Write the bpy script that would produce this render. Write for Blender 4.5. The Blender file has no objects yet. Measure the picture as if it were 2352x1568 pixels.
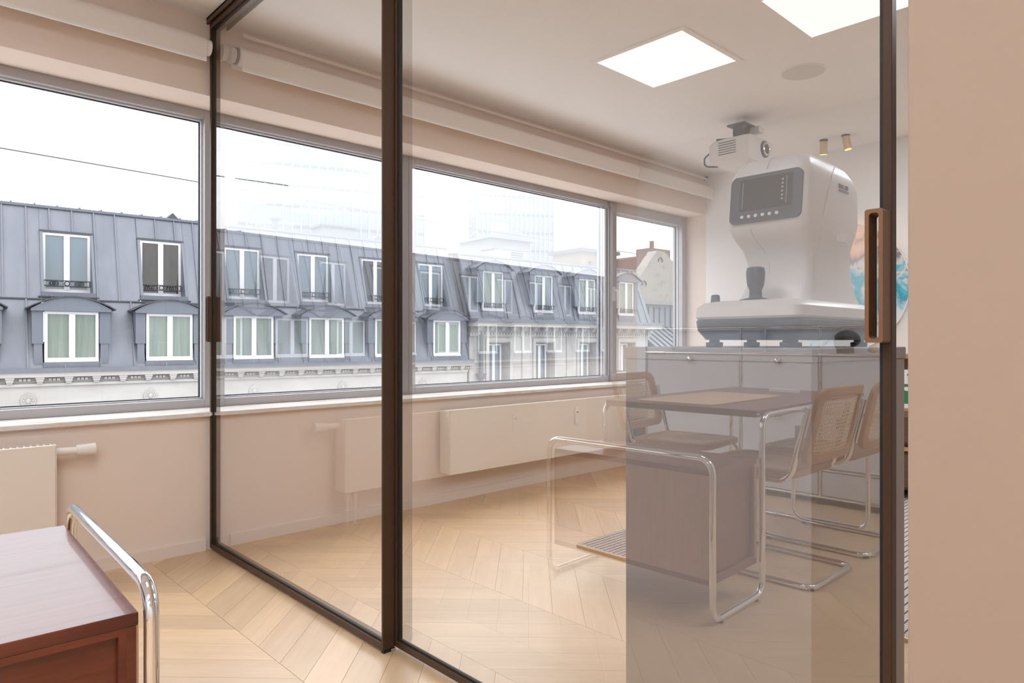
import bpy, bmesh, math, random
from mathutils import Vector, Matrix
random.seed(7)
S = bpy.context.scene
COL = S.collection
PI = math.pi
R = math.radians

# ------------------------------------------------------------------ camera, world, exposure
cam_d = bpy.data.cameras.new('camera'); cam = bpy.data.objects.new('camera', cam_d); COL.objects.link(cam)
cam.location = (0, 0, 1.0); cam.rotation_euler = (R(90), 0, R(46.55 - 90))
cam_d.lens = 24.0; cam_d.sensor_width = 36.0; cam_d.clip_start = 0.02; cam_d.clip_end = 600
S.camera = cam
S.view_settings.view_transform = 'Standard'; S.view_settings.look = 'None'
S.view_settings.exposure = 0.42; S.view_settings.gamma = 1.0; S.view_settings.use_curve_mapping = False
cy = S.cycles
cy.use_denoising = True
cy.max_bounces = 14; cy.diffuse_bounces = 6; cy.glossy_bounces = 6; cy.transmission_bounces = 6; cy.transparent_max_bounces = 24
cy.caustics_reflective = False; cy.caustics_refractive = False; cy.sample_clamp_indirect = 6.0

SKY = 5.0      # zenith luminance of an evenly overcast sky; the horizon has a third of it
w = bpy.data.worlds.new('world'); S.world = w; w.use_nodes = True
nt = w.node_tree; nt.nodes.clear()
out = nt.nodes.new('ShaderNodeOutputWorld'); bg = nt.nodes.new('ShaderNodeBackground')
tc = nt.nodes.new('ShaderNodeTexCoord'); mp = nt.nodes.new('ShaderNodeMapping'); mp.inputs['Scale'].default_value = (1.5, 1.5, 5)
ns = nt.nodes.new('ShaderNodeTexNoise'); ns.inputs['Scale'].default_value = 2.2; ns.inputs['Detail'].default_value = 5
cr = nt.nodes.new('ShaderNodeValToRGB')
cr.color_ramp.elements[0].position = .35; cr.color_ramp.elements[0].color = (.80, .84, .92, 1)
cr.color_ramp.elements[1].position = .62; cr.color_ramp.elements[1].color = (1, 1, 1, 1)
L = nt.links.new
L(tc.outputs['Generated'], mp.inputs['Vector']); L(mp.outputs[0], ns.inputs['Vector']); L(ns.outputs[0], cr.inputs[0])
sx = nt.nodes.new('ShaderNodeSeparateXYZ'); cl = nt.nodes.new('ShaderNodeClamp')
ma = nt.nodes.new('ShaderNodeMath'); ma.operation = 'MULTIPLY_ADD'; ma.inputs[1].default_value = SKY * 2 / 3; ma.inputs[2].default_value = SKY / 3
L(tc.outputs['Generated'], sx.inputs[0]); L(sx.outputs['Z'], cl.inputs[0]); L(cl.outputs[0], ma.inputs[0]); L(ma.outputs[0], bg.inputs['Strength'])
L(cr.outputs[0], bg.inputs['Color']); L(bg.outputs[0], out.inputs[0])

# portals over the two window openings guide the sky light sampling (they give off no light of their own)
def portal(name, x0, x1):
    l = bpy.data.lights.new(name, 'AREA'); l.shape = 'RECTANGLE'; l.size = x1 - x0; l.size_y = 1.45
    l.cycles.is_portal = True
    o = bpy.data.objects.new(name, l); COL.objects.link(o)
    o.location = ((x0 + x1) / 2, 3.72, 1.42); o.rotation_euler = (R(-90), 0, 0)
portal('window_portal', -2.1, 1.28); portal('window_portal', 1.33, 5.66)

ADDED_LAMP = 15.5      # ceiling panels added out of view to brighten both rooms
INNER_LAMP = .92     # ceiling panels seen through the glass

# ------------------------------------------------------------------ materials
MATS = {}
def mat(name, col, rough=.5, metal=0., spec=.5, noise=None, bump=0., emit=None, estr=0., coat=0.):
    """noise = (scale xyz, colour2, amount-lo, amount-hi)"""
    m = bpy.data.materials.new(name); m.use_nodes = True; MATS[name] = m
    t = m.node_tree; b = t.nodes['Principled BSDF']
    b.inputs['Base Color'].default_value = (*col, 1); b.inputs['Roughness'].default_value = rough
    b.inputs['Metallic'].default_value = metal; b.inputs['Specular IOR Level'].default_value = spec
    b.inputs['Coat Weight'].default_value = coat
    if emit: b.inputs['Emission Color'].default_value = (*emit, 1); b.inputs['Emission Strength'].default_value = estr
    if noise:
        sc, c2, lo, hi = noise[:4]; det = noise[4] if len(noise) > 4 else 4
        rot = noise[5] if len(noise) > 5 else 0
        tc = t.nodes.new('ShaderNodeTexCoord'); mp = t.nodes.new('ShaderNodeMapping'); mp.inputs['Scale'].default_value = sc
        rn = t.nodes.new('ShaderNodeMapping'); rn.inputs['Rotation'].default_value = (0, 0, rot)
        n = t.nodes.new('ShaderNodeTexNoise'); n.inputs['Scale'].default_value = 1; n.inputs['Detail'].default_value = det
        n.inputs['Roughness'].default_value = .6
        oi = t.nodes.new('ShaderNodeObjectInfo')
        ad = t.nodes.new('ShaderNodeVectorMath'); ad.operation = 'MULTIPLY_ADD'
        ad.inputs[1].default_value = (37, 23, 11)
        r = t.nodes.new('ShaderNodeValToRGB'); r.color_ramp.elements[0].position = lo; r.color_ramp.elements[1].position = hi
        r.color_ramp.elements[0].color = (*c2, 1); r.color_ramp.elements[1].color = (*col, 1)
        k = t.links.new
        k(tc.outputs['Object'], rn.inputs['Vector']); k(rn.outputs[0], mp.inputs['Vector'])
        k(oi.outputs['Random'], ad.inputs[0]); k(mp.outputs[0], ad.inputs[2]); k(ad.outputs[0], n.inputs['Vector'])
        k(n.outputs['Fac'], r.inputs[0]); k(r.outputs[0], b.inputs['Base Color'])
        if bump:
            bp = t.nodes.new('ShaderNodeBump'); bp.inputs['Strength'].default_value = bump; bp.inputs['Distance'].default_value = .002
            k(n.outputs['Fac'], bp.inputs['Height']); k(bp.outputs[0], b.inputs['Normal'])
        m['ramp'] = r.name
    return m

def oak(name, rot):
    m = mat(name, (.70, .50, .305), .36, spec=.95, noise=((3.0, 30, 20), (.60, .405, .23), .25, .72, 6, rot), bump=.10)
    t = m.node_tree; b = t.nodes['Principled BSDF']; r = t.nodes[m['ramp']]
    oi = t.nodes.new('ShaderNodeObjectInfo'); h = t.nodes.new('ShaderNodeHueSaturation')
    mr = t.nodes.new('ShaderNodeMapRange'); mr.inputs[3].default_value = .89; mr.inputs[4].default_value = 1.09
    t.links.new(oi.outputs['Random'], mr.inputs[0]); t.links.new(mr.outputs[0], h.inputs['Value'])
    t.links.new(r.outputs[0], h.inputs['Color']); t.links.new(h.outputs[0], b.inputs['Base Color'])
    return m
oak('oak_rising', R(-45)); oak('oak_falling', R(45))
mat('wall_paint', (.83, .71, .625), .75, spec=.25, noise=((2, 2, 2), (.81, .69, .605), .3, .7))
mat('wall_tan', (.43, .325, .255), .7, spec=.25)
mat('wall_cool', (.84, .87, .91), .75, spec=.25)
mat('wall_white', (.88, .87, .87), .75, spec=.25)
mat('ceiling_paint', (.90, .885, .875), .8, spec=.2)
mat('base_paint', (.80, .70, .62), .5)
mat('bronze', (.072, .038, .021), .45, metal=.2, spec=.35)
mat('bronze_light', (.24, .12, .06), .45, metal=.3)
mat('rubber', (.008, .008, .009), .6)
mat('alu', (.42, .41, .42), .42, metal=.35)
mat('alu_light', (.72, .73, .76), .35, metal=.2)
mat('gasket', (.03, .035, .05), .5)
mat('marble', (.80, .76, .73), .2, noise=((3, 9, 9), (.58, .40, .25), .28, .50, 7))
mat('rad_white', (.84, .76, .68), .4)
mat('plastic_white', (.85, .82, .78), .4)
mat('blind_fabric', (.84, .77, .70), .85, spec=.1)
mat('chrome', (.86, .87, .89), .045, metal=1.0)
mat('chrome_dim', (.70, .70, .72), .14, metal=1.0)
mat('mahogany', (.18, .036, .016), .32, spec=.55, noise=((4, 70, 30), (.085, .013, .006), .3, .7, 6), coat=.25)
mat('mahogany_lit', (.58, .37, .27), .36, spec=.5, noise=((45, 45, 2.5), (.46, .27, .19), .3, .7, 6), coat=.2)  # mahogany lightened to imitate its bright, hazy reflection in the door glass
mat('beech', (.50, .30, .16), .42, noise=((6, 30, 30), (.38, .215, .11), .3, .7))
mat('cane', (.68, .50, .30), .55)
mat('usm_panel', (.76, .81, .90), .35)
mat('black_rubber', (.015, .015, .016), .6)
mat('cabinet_dark', (.36, .34, .335), .5, spec=.35)
mat('device_white', (.80, .78, .76), .34)
mat('device_grey', (.045, .055, .075), .4)
mat('device_screen', (.018, .02, .026), .12)
mat('device_mark', (.10, .10, .16), .5)
mat('screen_ink', (.45, .45, .46), .4)
mat('button', (.85, .84, .82), .3)
mat('gold', (.72, .55, .28), .3, metal=.8)
mat('lamp_glow', (1, .7, .3), .5, emit=(1, .55, .12), estr=3.0)
mat('panel_inner', (.9, .9, .9), .5, emit=(1.0, .885, .755), estr=INNER_LAMP)
mat('panel_added', (.9, .9, .9), .5, emit=(.92, .97, 1.03), estr=ADDED_LAMP)
mat('speaker_cloth', (.66, .63, .60), .9)
mat('cable', (.03, .05, .08), .5)
mat('leather_pad', (.62, .43, .29), .5, noise=((40, 40, 40), (.57, .39, .26), .3, .7))
mat('paper', (.85, .85, .85), .6)
mat('skull_black', (.012, .012, .013), .35, noise=((20, 20, 20), (.006, .006, .006), .3, .7))
mat('shell', (.55, .42, .22), .4)
mat('boucle', (.20, .12, .07), .95, spec=.1, noise=((160, 160, 160), (.11, .065, .04), .3, .7), bump=.6)
mat('shelf_oak', (.55, .34, .16), .45, noise=((30, 4, 30), (.42, .25, .11), .3, .7))
mat('green_card', (.03, .22, .08), .5)
mat('dark_bin', (.05, .047, .046), .6)
# exterior
mat('zinc', (0.123, 0.131, 0.149), .48, metal=.15, noise=((2.2, 2.2, .5), (0.089, 0.097, 0.116), .28, .74, 5))
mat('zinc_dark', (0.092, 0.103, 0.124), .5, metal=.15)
mat('zinc_line', (0.027, 0.030, 0.037), .5)
mat('stone', (0.341, 0.326, 0.311), .8, noise=((.7, .7, 1.6), (0.280, 0.261, 0.243), .3, .62, 6))
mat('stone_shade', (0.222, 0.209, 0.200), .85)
mat('upvc', (0.508, 0.501, 0.508), .45)
mat('pane_sky', (0.081, 0.114, 0.135), .03, spec=1.0)  # reflected sky put into the base colour of the panes
mat('pane_green', (0.162, 0.188, 0.162), .12, spec=.6, noise=((14, 14, .6), (0.108, 0.134, 0.117), .3, .7))
mat('pane_brown', (0.022, 0.018, 0.014), .05, spec=.8, noise=((9, 9, 3), (0.008, 0.007, 0.006), .35, .65))
mat('iron', (0.015, 0.016, 0.021), .5)
mat('tower_glass', (0.061, 0.096, 0.143), .25, spec=.8, noise=((.15, .15, .05), (0.043, 0.069, 0.112), .3, .7))
mat('tower_dark', (0.015, 0.019, 0.027), .4)
mat('tower_line', (0.136, 0.148, 0.163), .5)
mat('rubble', (0.200, 0.181, 0.153), .9, noise=((2.2, 2.2, 3.2), (0.104, 0.091, 0.077), .30, .46, 8), bump=.5)
mat('red_brick', (0.118, 0.059, 0.041), .9)
mat('yellow_brick', (0.163, 0.110, 0.050), .85)
mat('concrete', (0.154, 0.145, 0.136), .85)
mat('slate', (0.041, 0.044, 0.050), .7)
mat('modern_glass', (0.053, 0.083, 0.107), .1, spec=.8)
mat('bounce_paving', (.50, .495, .49), .9)
mat('asphalt', (0.048, 0.048, 0.048), .9)

# woven rug: light yarn with dark flecks
def rugmat():
    m = mat('rug_weave', (.62, .57, .53), .95, spec=.05); t = m.node_tree; b = t.nodes['Principled BSDF']; k = t.links.new
    tc = t.nodes.new('ShaderNodeTexCoord'); mp = t.nodes.new('ShaderNodeMapping'); mp.inputs['Scale'].default_value = (52, 30, 1)
    br = t.nodes.new('ShaderNodeTexBrick'); br.offset = .5
    br.inputs['Color1'].default_value = (.66, .61, .57, 1); br.inputs['Color2'].default_value = (.60, .55, .51, 1)
    br.inputs['Mortar'].default_value = (.10, .09, .09, 1)
    br.inputs['Scale'].default_value = 1; br.inputs['Mortar Size'].default_value = .085; br.inputs['Brick Width'].default_value = 1.0; br.inputs['Row Height'].default_value = .8
    k(tc.outputs['Object'], mp.inputs['Vector']); k(mp.outputs[0], br.inputs['Vector']); k(br.outputs['Color'], b.inputs['Base Color'])
    bp = t.nodes.new('ShaderNodeBump'); bp.inputs['Strength'].default_value = .7; bp.inputs['Distance'].default_value = .004; bp.invert = True
    k(br.outputs['Fac'], bp.inputs['Height']); k(bp.outputs[0], b.inputs['Normal'])
rugmat()

# painting on the round disc: sand, peach, teal and white strokes
def discmat():
    m = mat('disc_paint', (.8, .8, .8), .35); t = m.node_tree; b = t.nodes['Principled BSDF']; k = t.links.new
    tc = t.nodes.new('ShaderNodeTexCoord'); sx = t.nodes.new('ShaderNodeSeparateXYZ'); n = t.nodes.new('ShaderNodeTexNoise')
    n.inputs['Scale'].default_value = 4.5; n.inputs['Detail'].default_value = 6; n.inputs['Distortion'].default_value = 1.6
    ma = t.nodes.new('ShaderNodeMath'); ma.operation = 'MULTIPLY_ADD'; ma.inputs[1].default_value = .72; ma.inputs[2].default_value = 0
    mb = t.nodes.new('ShaderNodeMath'); mb.operation = 'MULTIPLY_ADD'; mb.inputs[1].default_value = .62
    r = t.nodes.new('ShaderNodeValToRGB'); e = r.color_ramp.elements
    e[0].position = 0; e[0].color = (.70, .78, .84, 1); e[1].position = 1; e[1].color = (.60, .70, .72, 1)
    for p, c in ((.18, (.62, .74, .84)), (.27, (.03, .33, .48)), (.34, (.10, .50, .66)), (.42, (.70, .72, .74)), (.50, (.20, .20, .26)),
                 (.58, (.72, .50, .38)), (.68, (.74, .64, .56)), (.80, (.45, .62, .68))):
        x = e.new(p); x.color = (*c, 1)
    k(tc.outputs['Object'], n.inputs['Vector']); k(tc.outputs['Object'], sx.inputs[0])
    k(n.outputs['Fac'], ma.inputs[0]); k(sx.outputs['Z'], mb.inputs[0]); k(ma.outputs[0], mb.inputs[2])
    k(mb.outputs[0], r.inputs[0]); k(r.outputs[0], b.inputs['Base Color'])
discmat()

def glassmat(name, base, graze, tint):
    """sheet glass: one reflecting face, the rest of the light goes straight through"""
    m = bpy.data.materials.new(name); m.use_nodes = True; MATS[name] = m
    t = m.node_tree; t.nodes.clear(); k = t.links.new
    o = t.nodes.new('ShaderNodeOutputMaterial'); mx = t.nodes.new('ShaderNodeMixShader')
    tr = t.nodes.new('ShaderNodeBsdfTransparent'); tr.inputs[0].default_value = (*tint, 1)
    gl = t.nodes.new('ShaderNodeBsdfGlossy'); gl.inputs['Roughness'].default_value = 0; gl.inputs['Color'].default_value = (1, 1, 1, 1)
    lw = t.nodes.new('ShaderNodeLayerWeight'); lw.inputs[0].default_value = .5
    pw = t.nodes.new('ShaderNodeMath'); pw.operation = 'POWER'; pw.inputs[1].default_value = 3
    ml = t.nodes.new('ShaderNodeMath'); ml.operation = 'MULTIPLY_ADD'; ml.inputs[1].default_value = graze; ml.inputs[2].default_value = base
    k(lw.outputs['Facing'], pw.inputs[0]); k(pw.outputs[0], ml.inputs[0]); k(ml.outputs[0], mx.inputs[0])
    k(tr.outputs[0], mx.inputs[1]); k(gl.outputs[0], mx.inputs[2]); k(mx.outputs[0], o.inputs[0])
def clearmat(name):
    m = bpy.data.materials.new(name); m.use_nodes = True; MATS[name] = m
    t = m.node_tree; t.nodes.clear()
    o = t.nodes.new('ShaderNodeOutputMaterial'); tr = t.nodes.new('ShaderNodeBsdfTransparent'); t.links.new(tr.outputs[0], o.inputs[0])
glassmat('door_glass', .29, .03, (.98, .98, .98))
glassmat('window_glass', .03, .25, (.97, .985, .99))
clearmat('clear')

# ------------------------------------------------------------------ mesh helpers
ORG = {}
class MB:
    def __init__(s): s.v = []; s.f = []; s.mi = []
    def add(s, vs, fs, mi=0):
        n = len(s.v); s.v += [tuple(p) for p in vs]; s.f += [tuple(n + i for i in q) for q in fs]; s.mi += [mi] * len(fs); return s
    def hexa(s, p, mi=0):   # p: 4 bottom ccw + 4 top
        return s.add(p, [(3, 2, 1, 0), (4, 5, 6, 7), (0, 1, 5, 4), (1, 2, 6, 5), (2, 3, 7, 6), (3, 0, 4, 7)], mi)
    def box(s, x0, x1, y0, y1, z0, z1, mi=0):
        return s.hexa([(x0, y0, z0), (x1, y0, z0), (x1, y1, z0), (x0, y1, z0), (x0, y0, z1), (x1, y0, z1), (x1, y1, z1), (x0, y1, z1)], mi)
    def rings(s, rs, cap=True, closed=False):
        n = len(rs[0]); vs = [p for r in rs for p in r]; fs = []
        m = len(rs)
        for i in range(m if closed else m - 1):
            a = i * n; b = ((i + 1) % m) * n
            for j in range(n): fs.append((a + j, a + (j + 1) % n, b + (j + 1) % n, b + j))
        if cap and not closed:
            fs.append(tuple(range(n - 1, -1, -1))); fs.append(tuple((m - 1) * n + j for j in range(n)))
        return s.add(vs, fs)
    def tube(s, pts, r, seg=10, closed=False, rz=None):
        P = [Vector(p) for p in pts]; m = len(P); T = []
        for i in range(m):
            a = P[(i - 1) % m] if (closed or i > 0) else P[i]; b = P[(i + 1) % m] if (closed or i < m - 1) else P[i]
            T.append((b - a).normalized())
        u = T[0].orthogonal().normalized(); rs = []
        for i in range(m):
            if i: u = (T[i - 1].rotation_difference(T[i]) @ u)
            u = (u - T[i] * u.dot(T[i])).normalized(); v = T[i].cross(u)
            rr = r[i] if isinstance(r, (list, tuple)) else r
            rs.append([P[i] + rr * (math.cos(2 * PI * k / seg) * u + math.sin(2 * PI * k / seg) * v) for k in range(seg)])
        if closed:   # undo the twist that piles up around the loop
            ue = T[-1].rotation_difference(T[0]) @ u
            u0 = (Vector(rs[0][0]) - P[0]).normalized(); ang = ue.angle(u0) * (1 if ue.cross(u0).dot(T[0]) > 0 else -1)
            for i in range(m):
                q = Matrix.Rotation(ang * i / m, 3, T[i]); rs[i] = [P[i] + q @ (Vector(p) - P[i]) for p in rs[i]]
        return s.rings(rs, closed=closed)
    def cyl(s, a, b, r, r2=None, seg=16):
        return s.tube([a, b], [r, r if r2 is None else r2], seg)
    def sph(s, c, r, seg=12, rg=8):
        rx, ry, rz = r if isinstance(r, (tuple, list)) else (r, r, r)
        rs = []
        for i in range(rg + 1):
            t = PI * i / rg; st = max(math.sin(t), 1e-3)
            rs.append([(c[0] + rx * st * math.cos(2 * PI * j / seg), c[1] + ry * st * math.sin(2 * PI * j / seg), c[2] - rz * math.cos(t)) for j in range(seg)])
        return s.rings(rs)
    def prism(s, poly, fn, a, b):   # fn(u, v, depth) -> point
        n = len(poly)
        vs = [fn(u, v, a) for u, v in poly] + [fn(u, v, b) for u, v in poly]
        fs = [tuple(range(n)), tuple(range(2 * n - 1, n - 1, -1))] + [(i, i + n, (i + 1) % n + n, (i + 1) % n) for i in range(n)]
        return s.add(vs, fs)
    def frame(s, fn, u0, u1, v0, v1, t, a, b):   # rectangular frame of width t
        tl, tr, tb, tt = t if isinstance(t, (tuple, list)) else (t, t, t, t)
        for (p, q, r_, w_) in ((u0, u0 + tl, v0, v1), (u1 - tr, u1, v0, v1), (u0 + tl, u1 - tr, v0, v0 + tb), (u0 + tl, u1 - tr, v1 - tt, v1)):
            s.prism([(p, r_), (q, r_), (q, w_), (p, w_)], fn, a, b)
        return s
    def mesh(s, name, mats, smooth=False, org=(0, 0, 0)):
        me = bpy.data.meshes.new(name)
        me.from_pydata([(x - org[0], y - org[1], z - org[2]) for x, y, z in s.v], [], s.f)
        for m in (mats if isinstance(mats, (list, tuple)) else [mats]): me.materials.append(MATS[m])
        if any(s.mi): me.polygons.foreach_set('material_index', s.mi)
        bm = bmesh.new(); bm.from_mesh(me); bmesh.ops.recalc_face_normals(bm, faces=bm.faces); bm.to_mesh(me); bm.free()
        if smooth: me.shade_smooth(); me.set_sharp_from_angle(angle=R(38))
        me.update(); return me
    def build(s, name, mats, parent=None, smooth=False, bevel=0, at=None):
        """vertices are in the root's own space when the root is in ORG as zero, else in world space"""
        org = ORG.get(parent.name, (0, 0, 0)) if parent else (at or (0, 0, 0))
        o = bpy.data.objects.new(name, s.mesh(name, mats, smooth, org)); COL.objects.link(o)
        if parent: o.parent = parent; ORG[o.name] = org
        elif at: o.location = at; ORG[o.name] = at
        if bevel:
            b = o.modifiers.new('bevel', 'BEVEL'); b.width = bevel; b.segments = 2; b.limit_method = 'ANGLE'; b.angle_limit = R(40)
        return o

def tag(o, label=None, cat=None, group=None, kind=None):
    if label: o['label'] = label
    if cat: o['category'] = cat
    if group: o['group'] = group
    if kind: o['kind'] = kind
    return o
def root(name, loc=(0, 0, 0), rz=0, local=False, **kw):
    o = bpy.data.objects.new(name, None); COL.objects.link(o); o.location = loc; o.rotation_euler = (0, 0, rz); o.empty_display_size = .1
    ORG[o.name] = (0, 0, 0) if local else tuple(loc)
    return tag(o, **kw)
def inst(src, parent, loc, name=None, rz=0):      # shares mesh data
    o = src.copy(); COL.objects.link(o); o.parent = parent; o.location = loc; o.rotation_euler = (0, 0, rz)
    if name: o.name = name
    return o
def copy_tree(o, parent=None):
    c = o.copy(); COL.objects.link(c); c.parent = parent
    for ch in list(o.children): copy_tree(ch, c)
    return c
def fillet(pts, rad, n=6, closed=False):
    P = [Vector(p) for p in pts]; m = len(P); res = []
    for i in range(m):
        if not closed and i in (0, m - 1): res.append(P[i]); continue
        a = P[(i - 1) % m]; b = P[i]; c = P[(i + 1) % m]
        da = (a - b); dc = (c - b); ang = da.angle(dc)
        if ang > R(175): res.append(b); continue
        rr = rad[i] if isinstance(rad, (list, tuple)) else rad
        d = min(rr / math.tan(ang / 2), da.length * .49, dc.length * .49); rr = d * math.tan(ang / 2)
        p0 = b + da.normalized() * d; ce = b + (da.normalized() + dc.normalized()).normalized() * (rr / math.sin(ang / 2))
        v0 = p0 - ce; ax = da.cross(dc).normalized(); tot = PI - ang
        for k in range(n + 1): res.append(ce + Matrix.Rotation(-tot * k / n, 3, ax) @ v0)
    return res
def rrect(x0, x1, y0, y1, r, n=5):
    out = []
    for cx, cy_, a in ((x1 - r, y0 + r, -90), (x1 - r, y1 - r, 0), (x0 + r, y1 - r, 90), (x0 + r, y0 + r, 180)):
        for k in range(n + 1):
            t = R(a + 90 * k / n); out.append((cx + r * math.cos(t), cy_ + r * math.sin(t)))
    return out
XY = lambda u, v, d: (u, v, d)
XZ = lambda u, v, d: (u, d, v)      # u along X, v up, depth along Y
YZ = lambda u, v, d: (d, u, v)

# ------------------------------------------------------------------ the rooms
CE = 2.553; YW = 3.39; XF = 5.71; XL = -2.13; YB = -2.6
fl = MB().box(XL - .3, XF + .3, YB - .3, YW + .3, -.06, -.0125).build('floor', 'asphalt'); tag(fl, kind='structure')
# chevron planks: columns run along Y, .45 m wide
CW = .45; PITCH = .159; G = .0007
def plank_pts(d):
    sk = d * CW
    return [(G, G, -.012), (CW - G, sk + G, -.012), (CW - G, sk + PITCH - G, -.012), (G, PITCH - G, -.012),
            (G, G, 0), (CW - G, sk + G, 0), (CW - G, sk + PITCH - G, 0), (G, PITCH - G, 0)]
fwv = Vector((math.cos(R(46.55)), math.sin(R(46.55)), 0)); rtv = Vector((math.sin(R(46.55)), -math.cos(R(46.55)), 0))
def screen(p):
    q = Vector(p) - Vector((0, 0, 1)); z = q.dot(fwv)
    return None if z < .3 else (1176 + 1568 * q.dot(rtv) / z, 784 - 1568 * q.z / z)
cells = []
k0 = math.floor((XL - .935) / CW)
for k in range(k0, 11):
    xa = .935 + k * CW; d = 1 if k % 2 == 0 else -1
    n = 0; y = YB - .45
    while y < YW + .45:
        ys = [y, y + PITCH, y + d * CW, y + d * CW + PITCH]
        if min(ys) < YW + .02 and max(ys) > YB and xa < XF and xa + CW > XL:
            c = (xa + CW / 2, y + d * CW / 2 + PITCH / 2, 0); s = screen(c); sc = 0
            if s and -150 < s[0] < 2500 and s[1] < 1750:
                zz = (Vector(c) - Vector((0, 0, 1))).dot(fwv); sc = 1 / zz ** 3
                if c[0] > 1.25 and s[0] > 1434: sc *= .01
            cells.append((sc, xa, y, d))
        y += PITCH
cells.sort(key=lambda c: -c[0])
pm = {}
for d in (1, -1):
    mb = MB().hexa(plank_pts(d)); pm[d] = mb.mesh('plank', 'oak_rising' if d > 0 else 'oak_falling')
for sc, xa, y, d in cells[:290]:
    o = bpy.data.objects.new('plank', pm[d]); COL.objects.link(o); o.parent = fl; o.location = (xa, y, 0)
rest = MB()
for sc, xa, y, d in cells[290:]:
    rest.add([(a + xa, b + y, c) for a, b, c in plank_pts(d)], [(3, 2, 1, 0), (4, 5, 6, 7), (0, 1, 5, 4), (1, 2, 6, 5), (2, 3, 7, 6), (3, 0, 4, 7)], 0 if d > 0 else 1)
tag(rest.build('planks', ['oak_rising', 'oak_falling'], fl), kind='stuff')

st = lambda o: tag(o, kind='structure')
st(MB().box(XL - .3, XF + .3, YB - .3, YW + .3, CE, CE + .2).build('ceiling', 'ceiling_paint'))
wl = MB().box(XL - .3, XF + .3, YW, YW + .33, 0, .64); wl.box(XL - .3, XF + .3, YW, YW + .33, 2.182, CE)
wl.box(XL - .3, XL, YW, YW + .33, .64, 2.182); wl.box(XF, XF + .3, YW, YW + .33, .64, 2.182)
st(wl.build('wall_window', 'wall_paint'))
st(MB().box(XF, XF + .3, YB, YW, 0, CE).build('wall_far', 'wall_white'))
st(MB().box(XL - .3, XL, YB, YW, 0, CE).build('wall_left', 'wall_cool'))
st(MB().box(XL - .3, XF + .3, YB - .3, YB, 0, CE).build('wall_back', 'wall_white'))
st(MB().box(1.105, 1.225, YB, .327, 0, CE).build('wall_right', 'wall_tan', bevel=.004))
st(MB().box(XL, 1.185, YW - .012, YW, 0, .055).build('baseboard_left', 'base_paint'))
st(MB().box(1.30, XF, YW - .012, YW, 0, .055).build('baseboard_window', 'base_paint'))
st(MB().box(1.093, 1.105, YB, .327, 0, .055).build('baseboard_right', 'base_paint'))
# marble sill
st(MB().box(XL, XF, 3.36, 3.625, .642, .664).build('trim_1', 'marble', bevel=.004))

# window band: frames, gaskets, panes
YF = 3.61; YG = 3.672
def win(name, x0, x1, z0=.664, z1=2.182, t=(.05, .05, .042, .045), sash=0):
    r = st(root(name, ((x0 + x1) / 2, YF, z0)))
    y0 = YF - sash
    tl, tr, tb, tt = t
    for nm, a in (('jamb', (x0, x0 + tl, z0, z1)), ('jamb', (x1 - tr, x1, z0, z1)), ('bottom_rail', (x0 + tl, x1 - tr, z0, z0 + tb)), ('top_rail', (x0 + tl, x1 - tr, z1 - tt, z1))):
        MB().box(a[0], a[1], y0, 3.70, a[2], a[3]).build(nm, 'alu', r, bevel=.002)
    i = (x0 + tl, x1 - tr, z0 + tb, z1 - tt)
    MB().frame(XZ, i[0] + .0005, i[1] - .0005, i[2] + .0005, i[3] - .0005, .007, YG - .03, YG - .014).build('glazing_bead', 'alu_light', r)
    MB().frame(XZ, i[0] + .0005, i[1] - .0005, i[2] + .0005, i[3] - .0005, .012, YG - .013, YG - .003).build('gasket', 'gasket', r)
    g = MB()
    g.add([(i[0], YG, i[2]), (i[1], YG, i[2]), (i[1], YG, i[3]), (i[0], YG, i[3])], [(0, 1, 2, 3)], 0)
    y2 = YG + .012
    g.add([(i[0], YG, i[2]), (i[1], YG, i[2]), (i[1], YG, i[3]), (i[0], YG, i[3]), (i[0], y2, i[2]), (i[1], y2, i[2]), (i[1], y2, i[3]), (i[0], y2, i[3])],
          [(4, 7, 6, 5), (0, 4, 5, 1), (1, 5, 6, 2), (2, 6, 7, 3), (3, 7, 4, 0)], 1)
    g.build('pane', ['window_glass', 'clear'], r)
    return r
win('window_1', XL, 1.308)
win('window_2', 1.309, 2.514)
win('window_3', 2.515, 4.545)
w4 = win('window_4', 4.546, XF, t=(.085, .075, .07, .085), sash=.014)
hb = MB().box(4.565, 4.60, 3.582, 3.596, 1.34, 1.46); hb.tube(fillet([(4.583, 3.585, 1.43), (4.583, 3.55, 1.43), (4.583, 3.545, 1.28)], .015), .010, 8)
hb.build('window_handle', 'alu_light', w4, smooth=True)

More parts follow.
